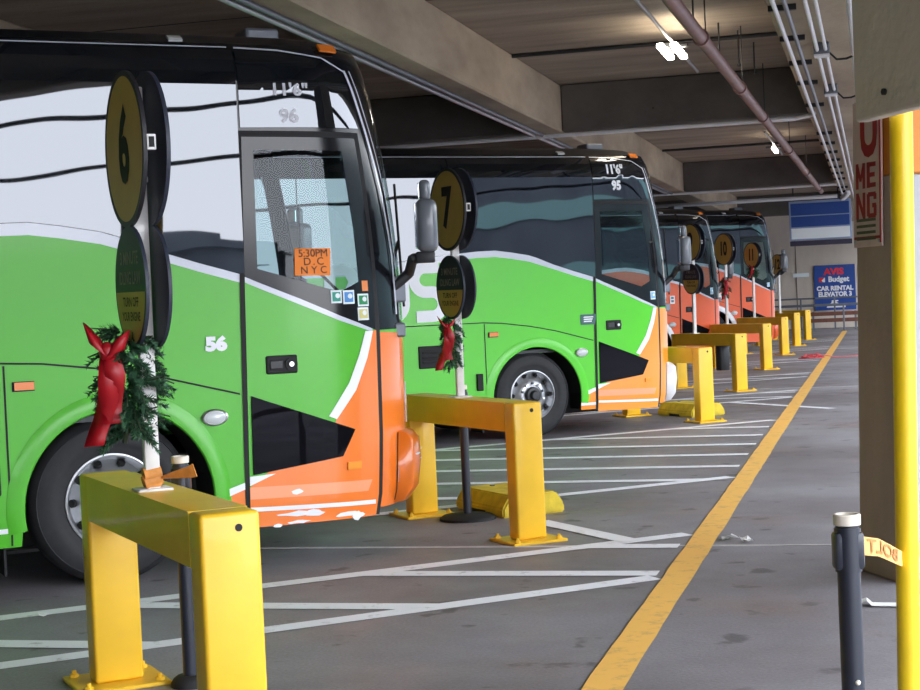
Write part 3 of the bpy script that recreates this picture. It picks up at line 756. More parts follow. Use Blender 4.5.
# ------------------------------------------------------------------ pine garlands with red bows tied to the poles
def garland(base, z0, h, wid, seed, label, sprigs=46, bow=(-.06,1.0)):
    """x to the right, y away from the walkway side"""
    rnd = random.Random(seed)
    t = thing('pine_garland', label, 'garland', base+Vector((0,0,z0)), 0, 'pine garlands tied to the sign poles')
    bm = bmesh.new(); tw = bmesh.new()
    tube(tw,[Vector((-.045+.02*math.sin(k),-.04,h*k/6)) for k in range(7)],.012,6)
    for i in range(sprigs):
        z = h*((i+rnd.random())/sprigs); a = rnd.uniform(0,2*PI); L = rnd.uniform(.5,1.)*wid*(.7+.3*math.sin(PI*z/h))
        d = Vector((math.cos(a), .7*math.sin(a), rnd.uniform(-.9,.25))).normalized()
        p0 = Vector((-.02+.03*math.cos(a), -.02+.03*math.sin(a), z+.03)); side = d.cross(Vector((0,0,1))).normalized()
        ub = d.cross(side).normalized(); n = int(62*L/.12)+16
        for k in range(n):
            f = k/n; p = p0 + d*(L*f) + Vector((0,0,-.03*f*f))
            b = rnd.uniform(0,2*PI); q = (side*math.cos(b)+ub*math.sin(b)); ln = rnd.uniform(.026,.044)*(1-.3*f)
            e = p + (q*.8+d*.55).normalized()*ln; w = d.cross(q).normalized()*.0052
            poly(bm,[p-w,p+w,e])
        cyl(tw, p0, p0+d*L, .003, 4)
    f = obj('foliage', bm, M_PINE, t); obj('twigs', tw, M_TWIG, f)
    # bow in wide ribbon on the near side: two loops, a knot, two hanging tails
    bx, sc = bow; by = -.125; zk = h*.86
    bm = bmesh.new()
    def strip(c):
        vs = [(bm.verts.new(Vector(p)-Vector(q)), bm.verts.new(Vector(p)+Vector(q))) for p,q in c]
        for a,b in zip(vs,vs[1:]): bm.faces.new((a[0],b[0],b[1],a[1]))
    for sg in (-1,1):
        loop = []
        for k in range(15):
            u = 2*PI*k/14; r = sc*(.034 if sg<0 else .036)
            loop.append(((bx+sg*r*(1-math.cos(u)), by-.030*math.sin(u)*sc-.01, zk+sc*.035*(1-math.cos(u))*(1.0 if sg<0 else .55)), (0.012*sg,.008,.034*sc*(.45+.55*abs(math.sin(u/2))))))
        strip(loop)
    for sg,ll in ((-.45,h*.86),(.28,h*.66)):
        tail = []
        for k in range(13):
            u = k/12
            tail.append(((bx+sg*.11*u+.022*math.sin(5*u+sg), by-.012-.02*math.sin(6*u), zk-ll*u), (.034*sc*(.55+.45*min(1,3*u)),.016*math.sin(7*u+sg),.006*math.cos(5*u))))
        strip(tail)
    b = obj('bow', bm, M_RIBBON, t, True); solid(b, .002)
    bm = bmesh.new(); bmesh.ops.create_icosphere(bm, subdivisions=2, radius=.028*sc, matrix=Matrix.Translation((bx,by-.015,zk)) @ Matrix.Diagonal((1,1,1.25,1))); obj('knot', bm, M_RIBBON, b, True)
    return t
garland(S6+Vector((-.05,0,0)), 1.155, .43, .17, 3, 'pine garland with a long red bow hanging below the 6 sign', sprigs=95, bow=(-.075,1.15))
garland(S7+Vector((-.03,0,0)), 1.17, .37, .085, 5, 'pine garland with a red bow tied below the 7 sign', sprigs=70, bow=(-.05,.8))
garland(on_bar(4,1.34), 1.50, .44, .12, 8, 'pine garland with a red bow tied below the 10 sign', sprigs=60, bow=(-.02,.95))
garland(on_bar(5,1.2), 1.98, .32, .17, 11, 'dark pine garland with red ribbon tied under the 11 sign', sprigs=60, bow=(-.05,.9))

# ------------------------------------------------------------------ stanchions
def stanchion(x, y, h, label, r=.033, cap=True, base=.19):
    t = thing('stanchion', label, 'stanchion', (x,y,0), 0, 'black queue stanchions')
    bm = bmesh.new(); lathe(bm,[(.001,.03),(r,.03),(r,h-.035),(.001,h-.035)],28); obj('post', bm, M_RUB_POST, t, True)
    bm = bmesh.new(); lathe(bm,[(.001,0),(base,0),(base,.018),(base*.87,.036),(.06,.048),(.04,.05),(.001,.05)],44); obj('base', bm, M_RUB, t, True)
    bm = bmesh.new(); box(bm,-.043,.043,-.03,.03,h-.16,h-.05,0,.012); lathe(bm,[(.001,h-.165),(.038,h-.165),(.038,h-.04),(.001,h-.04)],28); obj('belt_head', bm, M_RUB_POST, t, True)
    if cap:
        bm = bmesh.new(); lathe(bm,[(.037,h-.032),(.039,h-.030),(.039,h-.003),(.036,h),(.031,h),(.030,h-.008),(.001,h-.008)],28); c = obj('cap', bm, M_CAP, t, True); c['label'] = 'ivory cap'
        bm = bmesh.new(); lathe(bm,[(.029,h-.0075),(.001,h-.0065)],20); obj('cap_recess', bm, M_RUB, c)
    return t
M_RUB_POST = mat('stanchion_black', srgb(34,38,50), .38, coat=.2)
stanchion(-1.27,7.12,1.03,'black stanchion with an ivory cap standing behind the nearest yellow barrier',base=.088)
stanchion(.0,12.22,1.03,'black stanchion on a round base behind the beam under the 7 sign',base=.215)
st = stanchion(1.085,4.57,1.00,'black stanchion with an ivory cap and orange belt, beside the yellow pole')
bm = bmesh.new(); bmesh.ops.create_icosphere(bm, subdivisions=2, radius=.008, matrix=Matrix.Translation((.006,-.033,.52))); obj('scuff', bm, M_CAP, st)
# belt with mirrored lettering (its printed side faces away), sagging to the right
bp = [(.045,.005,.905,.026),(.14,.20,.866,.026),(.27,.55,.787,.026),(.41,.95,.70,.026),(.57,1.53,.60,.026),(.85,1.95,.60,.026),(1.10,2.15,.70,.026),(1.33,2.60,.74,.026)]
def bpt(u, v):
    n = len(bp)-1; k = max(0,min(n-1e-6,u*n)); i = int(k); f = k-i
    a,b = bp[i],bp[i+1]
    return Vector((a[0]+(b[0]-a[0])*f, a[1]+(b[1]-a[1])*f, a[2]+(b[2]-a[2])*f + v*.027))
bm = bmesh.new(); N = 48
vs = [(bm.verts.new(bpt(k/N,-1)), bm.verts.new(bpt(k/N,1))) for k in range(N+1)]
for a,b in zip(vs,vs[1:]): bm.faces.new((a[0],b[0],b[1],a[1]))
belt = obj('belt', bm, M_BELT, st); solid(belt, .002); belt['label'] = 'orange belt with reversed lettering'
bm = bmesh.new()
off = Vector((.9,-.44,0)).normalized()*.003
add_text(bm,'BOLT',.055,lambda x,y: bpt(.20-x*1.3, y/.027)+off,0,offset=.001,sx=1.9)
obj('belt_lettering', bm, M_BELTTX, belt)
stanchion(2.46,7.20,1.00,'black stanchion holding the far end of the orange belt')

# ------------------------------------------------------------------ wheel stops, pole, litter
def wheel_stop(loc, label, seed):
    bm = bmesh.new()
    sec = [(-.27,0),(-.27,.07),(-.20,.17),(.20,.17),(.27,.07),(.27,0)]
    prism(bm, sec, lambda p: Vector((p[0],-.42,p[1])), lambda p: Vector((p[0],.42,p[1])))
    bmesh.ops.bevel(bm, geom=bm.edges[:], offset=.014, segments=2, affect='EDGES')
    o = obj('wheel_stop', bm, M_YELB, None, False, loc); o.rotation_euler = (0,0,BAY_ROT); tag(o, label, 'wheel stop', 'yellow concrete wheel stops')
    
    for xa in (-.275,.20): obj('drain_notch', newbox(xa,xa+.075,-.12,.12,.0,.035), M_RUB, o)
    for y in (-.28,.28):
        bm = bmesh.new(); cyl(bm,(0,y,.168),(0,y,.176),.022,12); obj('anchor_pin', bm, M_STEELG, o)
w1 = Vector((.27,12.16,0)) + Vector((DX*.27-DY*.42, DY*.27+DX*.42, 0))
wheel_stop(w1, 'yellow concrete wheel stop behind the barrier under the 7 sign', 1)
w2 = Vector((3.04,21.27,0)) + Vector((DX*.27-DY*.42, DY*.27+DX*.42, 0))
wheel_stop(w2, 'yellow concrete wheel stop by the bright green bus front corner', 2)

t = thing('guard_pole', 'tall bright yellow steel pole rising beside the concrete column', 'pole', (1.618,5.95,0), 0)
top = Vector((.118,0,5.05))
bm = bmesh.new(); cyl(bm,(0,0,.0),top,.0425,36); obj('pipe', bm, M_POLEY, t, True)
bm = bmesh.new(); lathe(bm,[(.001,0),(.09,0),(.09,.012),(.05,.02),(.001,.02)],24); obj('foot', bm, M_POLEY, t, True)

def scrap(x, y, r, seed, label, m=M_PAPER, crumple=.5, st=1.0):
    rnd = random.Random(seed); bm = bmesh.new(); n = 9
    c = bm.verts.new((0,0,r*.35*crumple+.004))
    ring = []
    for k in range(n):
        a = 2*PI*k/n; q = r*rnd.uniform(.6,1.2); ring.append(bm.verts.new((q*math.cos(a)*st, q*math.sin(a), .004+r*crumple*rnd.uniform(0,.8))))
    for k in range(n): bm.faces.new((c,ring[k],ring[(k+1)%n]))
    o = obj('paper_scrap', bm, m, None, False, (x,y,0)); o.rotation_euler=(0,0,rnd.uniform(0,6)); solid(o,.003); tag(o,label,'litter','paper scraps on the floor'); return o
scrap(1.74,10.62,.055,1,'crumpled white paper beside the yellow line on the walkway',crumple=.9)
scrap(1.83,10.50,.045,2,'small white paper bit beside the crumpled paper on the walkway',crumple=.9)
scrap(-1.60,6.95,.045,3,'white paper scrap on the floor before the nearest barrier foot',st=1.6)
scrap(-1.05,6.95,.030,4,'small white scrap between the nearest barrier foot and black stanchion')
scrap(-2.42,8.98,.030,5,'small white scrap by the front wheel of the bus numbered 56')
bm = bmesh.new(); pts=[(0,0,.006),(.06,-.03,.03),(.08,-.05,.008),(.34,-.14,.008),(.46,-.12,.012)]
vs=[(bm.verts.new(Vector(p)+Vector((.01,.05,.0))),bm.verts.new(Vector(p)-Vector((.01,.03,0)))) for p in pts]
for a,b in zip(vs,vs[1:]): bm.faces.new((a[0],b[0],b[1],a[1]))
o = obj('paper_strip', bm, M_PAPER, None, False, (1.98,8.25,0)); solid(o,.004); tag(o,'long white paper strip on the floor behind the yellow pole','litter')
# tangled red cord on the floor
rnd = random.Random(9); bm = bmesh.new(); pts=[]
for k in range(60):
    a = k*.75; r = .28*rnd.uniform(.3,1.); pts.append(Vector((r*math.cos(a)*1.2, r*math.sin(a), .012+.10*rnd.random()**2)))
pts += [Vector((.3+.25*k, .02*math.sin(k*2)+.03*k, .012)) for k in range(1,7)]
tube(bm, pts, .010, 6)
o = obj('tangled_cord', bm, mat('red_cord', srgb(214,88,92), .6), None, True, (8.25,37.6,0)); tag(o,'tangled pinkish red cord on the floor near the far barriers','cord')

# ------------------------------------------------------------------ the setting
def lane_obj(name, bm, m, smooth=False):
    o = obj(name, bm, m, None, smooth); o.rotation_euler = (0,0,LANE_ROT); return structure(o)
# local x = t (right of the walkway), local y = s (along it)
bm = bmesh.new(); poly(bm,[Vector((-60,-60,0)),Vector((70,-60,0)),Vector((70,90,0)),Vector((-60,90,0))]); lane_obj('floor', bm, M_FLOOR)
# painted lines
bm = bmesh.new(); h = .004
def strip_w(a, b, w):
    a, b = Vector(a), Vector(b); d = (b-a).normalized(); n = Vector((-d.y,d.x,0))*w/2
    poly(bm,[a-n+Vector((0,0,h)), b-n+Vector((0,0,h)), b+n+Vector((0,0,h)), a+n+Vector((0,0,h))])
def line_end(n, t0):           # distance along the bay where the line n = const meets t = t0
    # lane t of bay(d,n): solve linear
    f = lambda d: (lambda p: p.x*math.cos(LANE)-p.y*math.sin(LANE))(bay(d,n))
    a,b = f(0),f(1); return (t0-a)/(b-a)
W = .16
TE = -1.31
BORD = [7.93,9.22,11.80,16.55,19.80,21.12,24.15,25.25,29.3,30.6,34.4,35.7,39.4,40.7]
for n in BORD: h += .0002; strip_w(bay(-9,n), bay(line_end(n,TE),n), W)
def s_t(n, s):                 # point where n = const meets lane s
    lo,hi = -80.,80.
    f = lambda d: (lambda p: p.x*math.sin(LANE)+p.y*math.cos(LANE))(bay(d,n))
    a,b = f(0),f(1); d = (s-a)/(b-a); return bay(d,n)
for n0,n1 in ((7.93,9.22),(11.80,16.55),(19.80,21.12),(24.15,25.25),(29.3,30.6),(34.4,35.7),(39.4,40.7)):
    s = 0.10
    while s < 70:
        a, b = s_t(n1,s), s_t(n0,s)
        t = lambda p: p.x*math.cos(LANE)-p.y*math.sin(LANE)
        ta, tb = t(a), t(b)
        if ta > tb: ta,tb = tb,ta
        tb = min(tb, TE); 
        if tb-ta > .15 and ta > -14:
            h = .0045+.0002*(int(s*3)%5); strip_w(lane(s,ta), lane(s,tb), W*1.05)
        s += 1.035 if n0 < 9 else 1.082
h = .0062
for d0,n0,n1 in ((5.62,9.22,10.5),(13.9,19.80,17.4)): strip_w(bay(d0,n0), bay(d0,n1), W)
o = structure(obj('floor_line_white', bm, M_LINEW))
bm = bmesh.new(); rnd = random.Random(4); N = 260
L = [(-1.265+.004*rnd.uniform(-1,1), -8+k*.27) for k in range(N)]; R = [(-1.09+.004*rnd.uniform(-1,1), -8+k*.27) for k in range(N)]
for k in range(N-1):
    poly(bm,[lane(L[k][1],L[k][0],.0075),lane(R[k][1],R[k][0],.0075),lane(R[k+1][1],R[k+1][0],.0075),lane(L[k+1][1],L[k+1][0],.0075)])
bmesh.ops.remove_doubles(bm, verts=bm.verts[:], dist=.0005)
structure(obj('floor_line_yellow', bm, M_LINEY))
bm = bmesh.new()
for s,t0,t1 in ((10.47,-14,4.5),(27.2,-14,4.5),(44,-14,4.5)):
    box(bm, t0,t1,s-.022,s+.022,.0,.0035)
lane_obj('floor_joint', bm, mat('joint_sealant', srgb(206,202,202), .7, noise=.3, nscale=8))

# ceiling: slab, long beams, cross beams
ZC, ZB = 5.05, 4.30
TR = 4.2
bm = bmesh.new(); box(bm,-34,TR,-45,72,ZC,ZC+.4); lane_obj('ceiling', bm, M_CEIL)  # slab carried back out of view to hold off sky light
def beam(name, x0,x1,y0,y1, z0=ZB, m=None):
    bm = bmesh.new(); box(bm,x0,x1,y0,y1,z0,ZC,0,.025,1); lane_obj(name, bm, m or M_BEAM)
for (a,b) in ((-5.22,-4.72),(-.90,.12),(-9.8,-9.3),(-14.4,-13.9),(-19,-18.5)): beam('ceiling_beam', a,b,-7,72)
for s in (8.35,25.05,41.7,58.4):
    for (a,b) in ((-34,-19),(-18.5,-14.4),(-13.9,-9.8),(-9.3,-5.22),(-4.72,-.90),(.12,TR)): beam('ceiling_crossbeam', a,b,s,s+.55, m=M_CROSS_SHADE)
beam('ceiling_edge_beam', TR-.5, TR, -45, 72, 4.62)
bm = bmesh.new(); box(bm,-34,-3,-45.4,-45,0,ZC+.4); lane_obj('wall_back_light_block', bm, M_FARW)  # unseen wall added to close off sky light from behind
for s in (21.6,37.6):
    bm = bmesh.new(); cyl(bm,(-4.72,s,ZC-.03),(-.9,s,ZC-.03),.028,10); o = lane_obj('trim_joint_conduit', bm, M_DARKMET)
bm = bmesh.new()
for s in (13.6,17.3,29.3,33.4,46,50,54): box(bm,-30,-.9,s-.012,s+.012,ZC-.006,ZC+.01)
lane_obj('ceiling_joint', bm, M_DARKMET)
# far wall
bm = bmesh.new(); box(bm,-34,9,67.2,67.6,0,ZC+.4)
for t in (-6.5,-3.15,.2,1.4): box(bm,t-.02,t+.02,67.17,67.2,0,ZC,1)
lane_obj('wall_far', bm, [M_FARW, mat('wall_joint', srgb(118,108,100), .8)])
bm = bmesh.new(); box(bm,-34,-33.6,-45,72,0,ZC+.4); lane_obj('wall_left', bm, M_FARW)
# outside, seen mirrored in the coach glass: a taller block to the right and a low wall beyond the forecourt
bm = bmesh.new()
box(bm, 33,46,-7.6,80,0,8.2)
for k in range(3): box(bm, 32.9,33,-7.6,80,2.2+k*2.3,2.9+k*2.3,1)
o = structure(obj('wall_opposite', bm, [M_OPP, M_TEAL]))
bm = bmesh.new(); box(bm,-30,60,-50,-48,0,5.3); rnd = random.Random(2)
x = -30
while x < 60:
    w = rnd.uniform(3,9); box(bm,x,x+w,-49,-47.5,5.2,5.3+rnd.uniform(-.2,.9)); x += w
structure(obj('wall_boundary', bm, [M_OPP]))
for z,r in ((4.30,.035),(3.62,.028)):
    bm = bmesh.new(); n = 24
    pts = [Vector((TR+.02, -7+79*k/n, z-.05*math.sin(PI*(k%8)/8))) for k in range(n+1)]
    tube(bm, pts, r, 8); lane_obj('trim_edge_cable', bm, M_RUB)

# column and the concrete block hung in front of it
F = Vector((.228,-.974,0)).normalized(); G = Vector((.974,.228,0)).normalized()
def slab(bm, o, lf, lg, z0, z1, mi=0, bevel=.012):
    mx = Matrix.Identity(4); mx.col[0] = (*F,0); mx.col[1] = (*G,0); mx.col[2] = (0,0,1,0); mx.translation = o
    box(bm, 0,lf,0,lg,z0,z1,mi,bevel,2,mx=mx)
CO = Vector((2.315,9.26,0))
pv = Matrix.Translation(CO+Vector((0,0,1.9))); LEAN = pv @ Matrix.Rotation(.028,4,'Y') @ pv.inverted()
bm = bmesh.new(); slab(bm, CO, .50, 1.1, 0, 2.26); slab(bm, CO+F*.001+G*.001, .498, 1.098, 2.26, 2.75, 1); slab(bm, CO, .50, 1.1, 2.75, ZC, 0)
bmesh.ops.transform(bm, matrix=LEAN, verts=bm.verts); structure(obj('column', bm, [M_COLUMN, M_ORBAND]))
bm = bmesh.new(); mxo = CO+F*.505+G*.02; 
mx = Matrix.Identity(4); mx.col[0]=(*F,0); mx.col[1]=(*G,0); mx.translation=mxo
box(bm,0,.012,0,1.05,.02,2.25,0,.003,1,mx=LEAN @ mx); structure(obj('trim_column_lit_face', bm, M_GREYLIT))  # thin sheet that carries the daylit tone of the near face
BO = Vector((1.518,6.02,0))
bm = bmesh.new(); slab(bm, BO, .62, .06, 2.262, ZC, 0, .012); hb = structure(obj('wall_header', bm, M_HEAD))
bm = bmesh.new(); p = BO+F*.24+Vector((0,0,2.345)); cyl(bm,p,p-G*.012,.012,10); structure(obj('trim_anchor', bm, M_RUB))
# parking notice on the column
t = thing('parking_notice', 'tall white and dark red notice board fixed to the concrete column', 'sign', LEAN @ (CO-G*.012), 0)
t.rotation_euler = (0,.028,0)
mx = Matrix.Identity(4); mx.col[0]=(*F,0); mx.col[1]=(*G,0)
bm = bmesh.new(); box(bm,.005,.34,-.006,.006,1.87,2.70,0,.004,1,mx=mx); box(bm,.322,.336,-.010,-.004,1.89,2.70,1,mx=mx); box(bm,.02,.33,-.010,-.004,1.915,1.93,1,mx=mx)
obj('panel', bm, [M_SGNPNL, M_DKRED], t)
bm = bmesh.new()
pt = lambda cx,cz: (lambda x,y: F*(cx+x)-G*.0085+Vector((0,0,cz+y)))
add_text(bm,'U',.42,pt(.20,2.52),0,offset=.016,sx=.72)
def block_letters(glyphs, cx, cz, w, h, gap, th):
    x0 = cx-(len(glyphs)*w+(len(glyphs)-1)*gap)/2
    for i,g in enumerate(glyphs):
        for (ax,az,bx_,bz,t) in g:
            a = Vector((x0+i*(w+gap)+ax*w, cz+(az-.5)*h)); b = Vector((x0+i*(w+gap)+bx_*w, cz+(bz-.5)*h))
            d = (b-a).normalized(); n = Vector((-d.y,d.x))*th*t/2
            f0 = pt(0,0); poly(bm,[f0(*(a-n)),f0(*(b-n)),f0(*(b+n)),f0(*(a+n))],0)
GM = [(.15,0,.15,1,1),(.85,0,.85,1,1),(.15,.97,.5,.3,.8),(.85,.97,.5,.3,.8)]
GE = [(.17,0,.17,1,1.15),(.1,.90,.95,.90,.8),(.1,.5,.85,.5,.8),(.1,.10,.95,.10,.8)]
GN = [(.15,0,.15,1,1),(.85,0,.85,1,1),(.15,.97,.85,.03,.9)]
GG = [(.15,.08,.15,.92,1.1),(.12,.90,.92,.90,.8),(.12,.10,.92,.10,.8),(.85,.08,.85,.48,1.1),(.55,.48,.97,.48,.8),(.85,.70,.85,.92,1.1)]
block_letters((GM,GE),.165,2.275,.112,.145,.018,.032)
block_letters((GN,GG),.165,2.105,.112,.150,.018,.032)
for k in range(4): box(bm,.05,.27,-.010,-.006,2.015-.035*k,2.031-.035*k,1,mx=mx)
obj('lettering', bm, [M_DKRED, M_OLIVE], t)
for x,z in ((.03,1.90),(.31,1.90)):
    bm = bmesh.new(); p = F*x+Vector((0,0,z)); cyl(bm,p-G*.004,p-G*.014,.009,10); obj('screw', bm, M_GALV, t)

# ------------------------------------------------------------------ services under the ceiling
def run(name, label, cat, pts, r, m, extra=None, group=None):
    bm = bmesh.new(); tube(bm, [Vector(p) for p in pts], r, 14); o = obj(name, bm, m, None, True); o.rotation_euler=(0,0,LANE_ROT); tag(o,label,cat,group); return o
p = run('sprinkler_pipe','brown pipe running diagonally below the ceiling past both lamps','pipe',[(-1.73,4,4.2),(-1.31,43.5,4.2)],.068,M_PIPE)
for s in (16.2,20.4,24.0,30,36,42):
    bm = bmesh.new(); xx = -1.73+.42*(s-4)/39.5; cyl(bm,(xx,s-.05,4.2),(xx,s+.05,4.2),.086,20); obj('pipe_coupling', bm, M_PIPE, p)
    bm = bmesh.new(); cyl(bm,(xx,s+.5,4.22),(xx,s+.5,ZC),.008,6); obj('hanger_rod', bm, M_DARKMET, p)
for i,(X,Y,zb,l) in enumerate(((2.72,17.65,4.52,'nearest the picture top'),(3.44,20.3,4.56,'just right of the brown pipe'),(3.80,20.95,4.58,'between the brown pipe and the services beam'),(4.20,22.0,4.62,'nearest the services beam'))):
    bm = bmesh.new(); cyl(bm,(0,0,zb),(0,0,ZC),.010,8); cyl(bm,(0,0,zb),(0,0,zb+.03),.022,8); tag(obj('hanger_rod', bm, M_DARKMET, None, False, (X,Y,0)), 'thin dark rod hanging from the ceiling, '+l, 'rod', 'hanger rods')
def lamp(s, t, label, z=4.72, n=2):
    th = thing('ceiling_lamp', label, 'lamp', lane(s,t,0), LANE_ROT, 'ceiling lamps')
    bm = bmesh.new(); box(bm,-.05,.05,-.35,.30,z+.0,z+.05,0,.01); box(bm,-.20,.20,-.05,.05,z+.03,z+.07,0,.01); obj('housing', bm, M_DARKMET, th)
    for sx in ((-.085,.085) if n==2 else (0,)):
        bm = bmesh.new(); box(bm,sx-.045,sx+.045,-.55,.55,z-.045,z+.02,0,.02,2); obj('lens', bm, M_LAMPW, th)
    return th
lamp(20.3,-2.37,'twin bright strip lamp on the ceiling nearer the camera')
lamp(35.7,-2.02,'single bright lamp on the ceiling farther back, past the first crossbeam',n=1)
run('lamp_rail','pale conduit rail carrying the nearer twin lamp','conduit',[(-2.37,9,4.80),(-2.34,23.0,4.80)],.022,M_GALV)
run('lamp_rail','pale conduit rail carrying the farther lamp','conduit',[(-2.03,32.5,4.80),(-2.0,38.2,4.80)],.022,M_GALV)
bm = bmesh.new(); 
run('cross_conduit','pale conduit running along the foot of the first crossbeam','conduit',[(-9.0,24.98,4.24),(-1.1,24.98,4.24),(-.85,24.9,4.27),(-.8,24.7,4.27)],.032,M_CONDW)
run('cross_conduit','pale conduit running along the foot of the second crossbeam','conduit',[(-9.0,41.6,4.24),(-.85,41.6,4.24)],.03,M_CONDW)
run('cross_pipe','white pipe hanging across the aisle before the blue board','pipe',[(-8.2,46.2,4.20),(-.95,46.2,4.20)],.055,M_CONDW)
for i,(t,w) in enumerate(((-5.14,'outer'),(-5.02,'inner'))):
    run('beam_conduit','grey conduit under the left long beam, %s of the pair'%w,'conduit',[(t,6,4.26),(t,42,4.26)],.028,M_STEELG if i else M_GALV)
# services under the right-hand beam
cols = [(-.80,.022,M_CONDW,'leftmost of the four'),(-.70,.022,M_STEELG,'second of the four'),(-.52,.022,M_CONDW,'third of the four'),(-.43,.020,M_CONDW,'fourth of the four')]
for t,r,m,w in cols:
    run('service_conduit','thin conduit under the right-hand ceiling beam, %s'%w,'conduit',[(t,9,4.22),(t,60,4.22)],r,m,group='conduits under the right-hand beam')
run('feeder_conduit','thick bright conduit along the right edge of the right-hand ceiling beam','conduit',[(-.13,9,4.16),(-.13,40,4.16)],.035,M_CONDW)
bs = [13.7,15.3,17.2,19.1,21.0,23.6,28,30,32,34,36,38,40,43.5,45.5,47.5]
for k,s in enumerate(bs):
    bm = bmesh.new(); box(bm,-.88,-.62,s-.03,s+.03,4.245,4.298,0); o = obj('conduit_bracket', bm, M_DARKMET); o.rotation_euler=(0,0,LANE_ROT)
    tag(o,'black bracket across the thin conduits under the right-hand ceiling beam','bracket','conduit brackets under the right-hand beam')
for s in (14.0,17.9,21.6):
    bm = bmesh.new(); box(bm,-.56,-.39,s-.10,s+.10,4.17,4.30,0,.01); box(bm,-.555,-.395,s-.11,s+.11,4.155,4.172,1); o = obj('junction_box', bm, [M_STEELG, M_CONDW], None, False); o.rotation_euler=(0,0,LANE_ROT)
    tag(o,{14.0:'pale junction box on the service conduits, nearest the picture top',17.9:'pale junction box on the service conduits, middle one',21.6:'pale junction box on the service conduits, farthest one'}[s],'junction box','junction boxes')
    bm = bmesh.new(); tube(bm,[Vector((-.40,s,4.20)),Vector((-.32,s+.05,4.12)),Vector((-.22,s+.05,4.12)),Vector((-.14,s,4.14))],.012,6); obj('cable', bm, M_RUB, o)

# blue board, rental sign, rails, bench boards
t = thing('hanging_board', 'blue and white banded board hanging from the far ceiling', 'sign', lane(46.9,-1.60,0), LANE_ROT)
bm = bmesh.new(); box(bm,-.73,1.0,-.06,.06,3.02,4.15,0,.01); obj('frame', bm, M_BLUEF, t)
for z0,z1,m,l in ((3.74,4.08,M_BLUE,'blue'),(3.41,3.71,M_BLUE,'blue'),(3.07,3.37,M_PANELW,'white')):
    bm = bmesh.new(); box(bm,-.68,.95,-.075,-.058,z0,z1,0,.004,1); o = obj('panel', bm, m, t); o['label'] = l+' panel'
bm = bmesh.new(); box(bm,-.73,1.0,-.10,.06,2.87,3.01,0,.01); obj('bottom_rail', bm, M_BOARDK, t)
for x in (-.6,.65):
    bm = bmesh.new(); cyl(bm,(x,0,4.05),(x,0,ZC),.02,8); obj('hanger', bm, M_DARKMET, t)
t = thing('security_camera','small white camera under the ceiling above the blue board','camera',lane(43.6,-.70,4.05),LANE_ROT+.5)
bm = bmesh.new(); box(bm,-.06,.06,-.22,.18,-.06,.06,0,.02,2,mx=Matrix.Rotation(-.35,4,'X')); obj('housing', bm, M_CONDW, t, True)
bm = bmesh.new(); cyl(bm,(0,0,.05),(0,0,.25),.02,8); obj('bracket', bm, M_DARKMET, t)
t = thing('rental_sign','blue car rental elevator sign with red and white lettering on the far wall','sign',lane(67.14,-1.62,0),LANE_ROT)
bm = bmesh.new(); box(bm,-.82,.82,-.06,0,.72,2.56,0,.01); obj('panel', bm, mat('rental_blue', srgb(24,70,150), .5), t)
sign_t = t
bm = bmesh.new(); q = lambda cx,cz: (lambda x,y: Vector((cx+x,-.066,cz+y)))
add_text(bm,'AVIS',.36,q(-.02,2.28),0,offset=.016,sx=1.1)
add_text(bm,'Budget',.30,q(.16,1.97),1,offset=.013,sx=.98)
add_text(bm,'CAR RENTAL',.25,q(0,1.60),1,offset=.014,sx=.98)
add_text(bm,'ELEVATOR 3',.25,q(0,1.36),1,offset=.014,sx=.96)
poly(bm,[Vector((x,-.066,z)) for x,z in ((-.62,1.87),(-.38,1.87),(-.38,2.06),(-.62,2.06))],0)
poly(bm,[Vector((x,-.068,z)) for x,z in ((-.46,1.87),(-.38,1.87),(-.38,2.06),(-.52,1.94))],1)
poly(bm,[Vector((x,-.066,z)) for x,z in ((-.36,.82),(.40,.82),(.40,.93),(.22,.95),(.02,1.05),(.12,1.08),(.12,1.12),(-.14,1.12),(-.16,1.02),(-.30,.93))],1)
obj('lettering', bm, [M_SIGNRED, M_WHITE], t)
def railing(s, t0, t1, z, label, posts, low=None, m=M_STEELG):
    th = thing('railing', label, 'railing', lane(s,0,0), LANE_ROT, 'grey metal railings at the far end')
    for k,zz in enumerate(z):
        bm = bmesh.new(); cyl(bm,(t0,0,zz),(t1,0,zz),.035,10); obj('rail', bm, m, th, True)
    for t in posts:
        bm = bmesh.new(); cyl(bm,(t,0,0),(t,0,max(z)+.02),.035,10); cyl(bm,(t,0,0),(t,0,.02),.14,14); obj('post', bm, m, th, True)
railing(61.5,-3.6,-.4,(.98,),'low grey rail before the brown boards, on two floor posts',(-1.2,-.45))
railing(64.8,-4.6,-.3,(1.24,.98),'double grey rail at the foot of the far wall',(-4.4,-2.9,-1.6,-.4))
th = thing('board_fence','two brown horizontal boards on posts behind the far railing','fence',lane(63.6,0,0),LANE_ROT)
for z in (.38,.63):
    bm = bmesh.new(); box(bm,-2.6,-.62,-.03,.03,z-.075,z+.075,0,.008); obj('board', bm, M_BENCH, th)
for t in (-2.4,-.8):
    bm = bmesh.new(); box(bm,t-.04,t+.04,.03,.10,0,.72); obj('post', bm, M_STEELG, th)
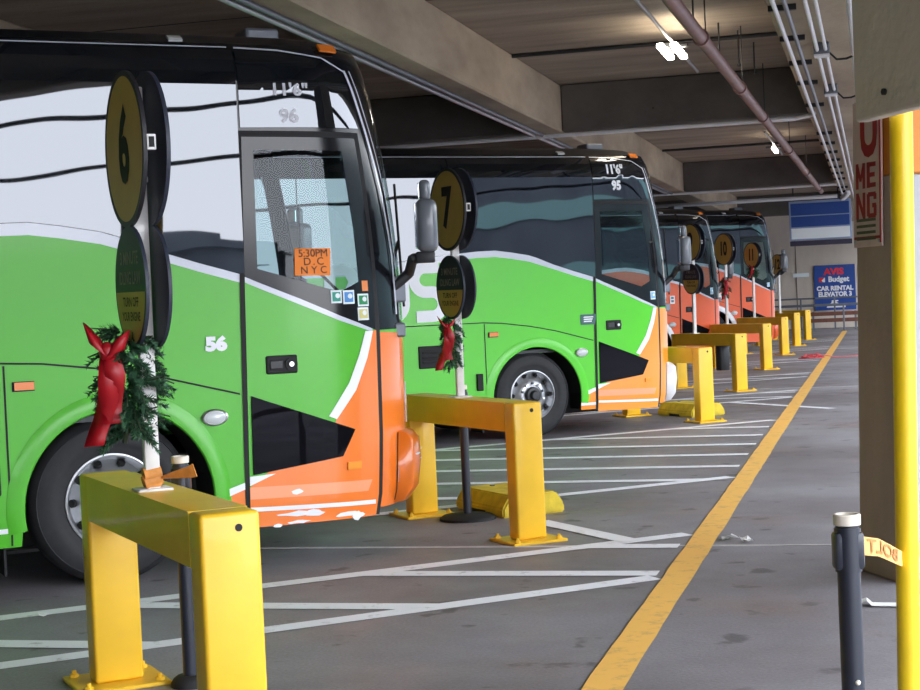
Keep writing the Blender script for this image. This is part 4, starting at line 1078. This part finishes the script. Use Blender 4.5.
bm = bmesh.new(); box(bm,-.32,.32,-.02,.0,-.08,.08,0,.004); o = obj('wall_plate', bm, M_PANELW, None, False, lane(67.1,-2.95,2.2)); o.rotation_euler=(0,0,LANE_ROT); tag(o,'small white plate on the far wall left of the rental sign','sign')

# ------------------------------------------------------------------ camera, sky, light
f, hc, roll = 1600., 304., .045
cr, sr = math.cos(roll), math.sin(roll); pt_ = math.atan((345-hc)*cr/f)
fw = Vector((0,math.cos(pt_),-math.sin(pt_))); u0 = Vector((0,math.sin(pt_),math.cos(pt_))); r0 = Vector((1,0,0))
Rv = cr*r0 - sr*u0; Uv = sr*r0 + cr*u0
cam = bpy.data.cameras.new('camera'); cam.sensor_width = 36.; cam.lens = f/920*36; cam.clip_start = .05; cam.clip_end = 500
co = bpy.data.objects.new('camera', cam); COL.objects.link(co)
mx = Matrix.Identity(4); mx.col[0] = (*Rv,0); mx.col[1] = (*Uv,0); mx.col[2] = (*(-fw),0); mx.translation = (0,0,1.65)
co.matrix_world = mx; SC.camera = co

w = bpy.data.worlds.new('sky'); SC.world = w; w.use_nodes = True; nt = w.node_tree
bg = nt.nodes['Background']; bg.inputs['Strength'].default_value = 3.4
tc = nt.nodes.new('ShaderNodeTexCoord'); sp = nt.nodes.new('ShaderNodeSeparateXYZ'); nt.links.new(tc.outputs['Generated'], sp.inputs[0])
rp = nt.nodes.new('ShaderNodeValToRGB'); rp.color_ramp.elements[0].position = 0.; rp.color_ramp.elements[0].color = (.93,.95,1.0,1)
rp.color_ramp.elements[1].position = .6; rp.color_ramp.elements[1].color = (.80,.88,1.0,1)
nt.links.new(sp.outputs['Z'], rp.inputs['Fac']); nt.links.new(rp.outputs['Color'], bg.inputs['Color'])
vs_ = SC.view_settings; vs_.view_transform = 'Standard'; vs_.look = 'None'; vs_.exposure = 1.5; vs_.gamma = 1.; vs_.use_curve_mapping = False
SC.cycles.use_denoising = True; SC.cycles.max_bounces = 10; SC.cycles.diffuse_bounces = 5; SC.cycles.glossy_bounces = 5; SC.cycles.transparent_max_bounces = 16
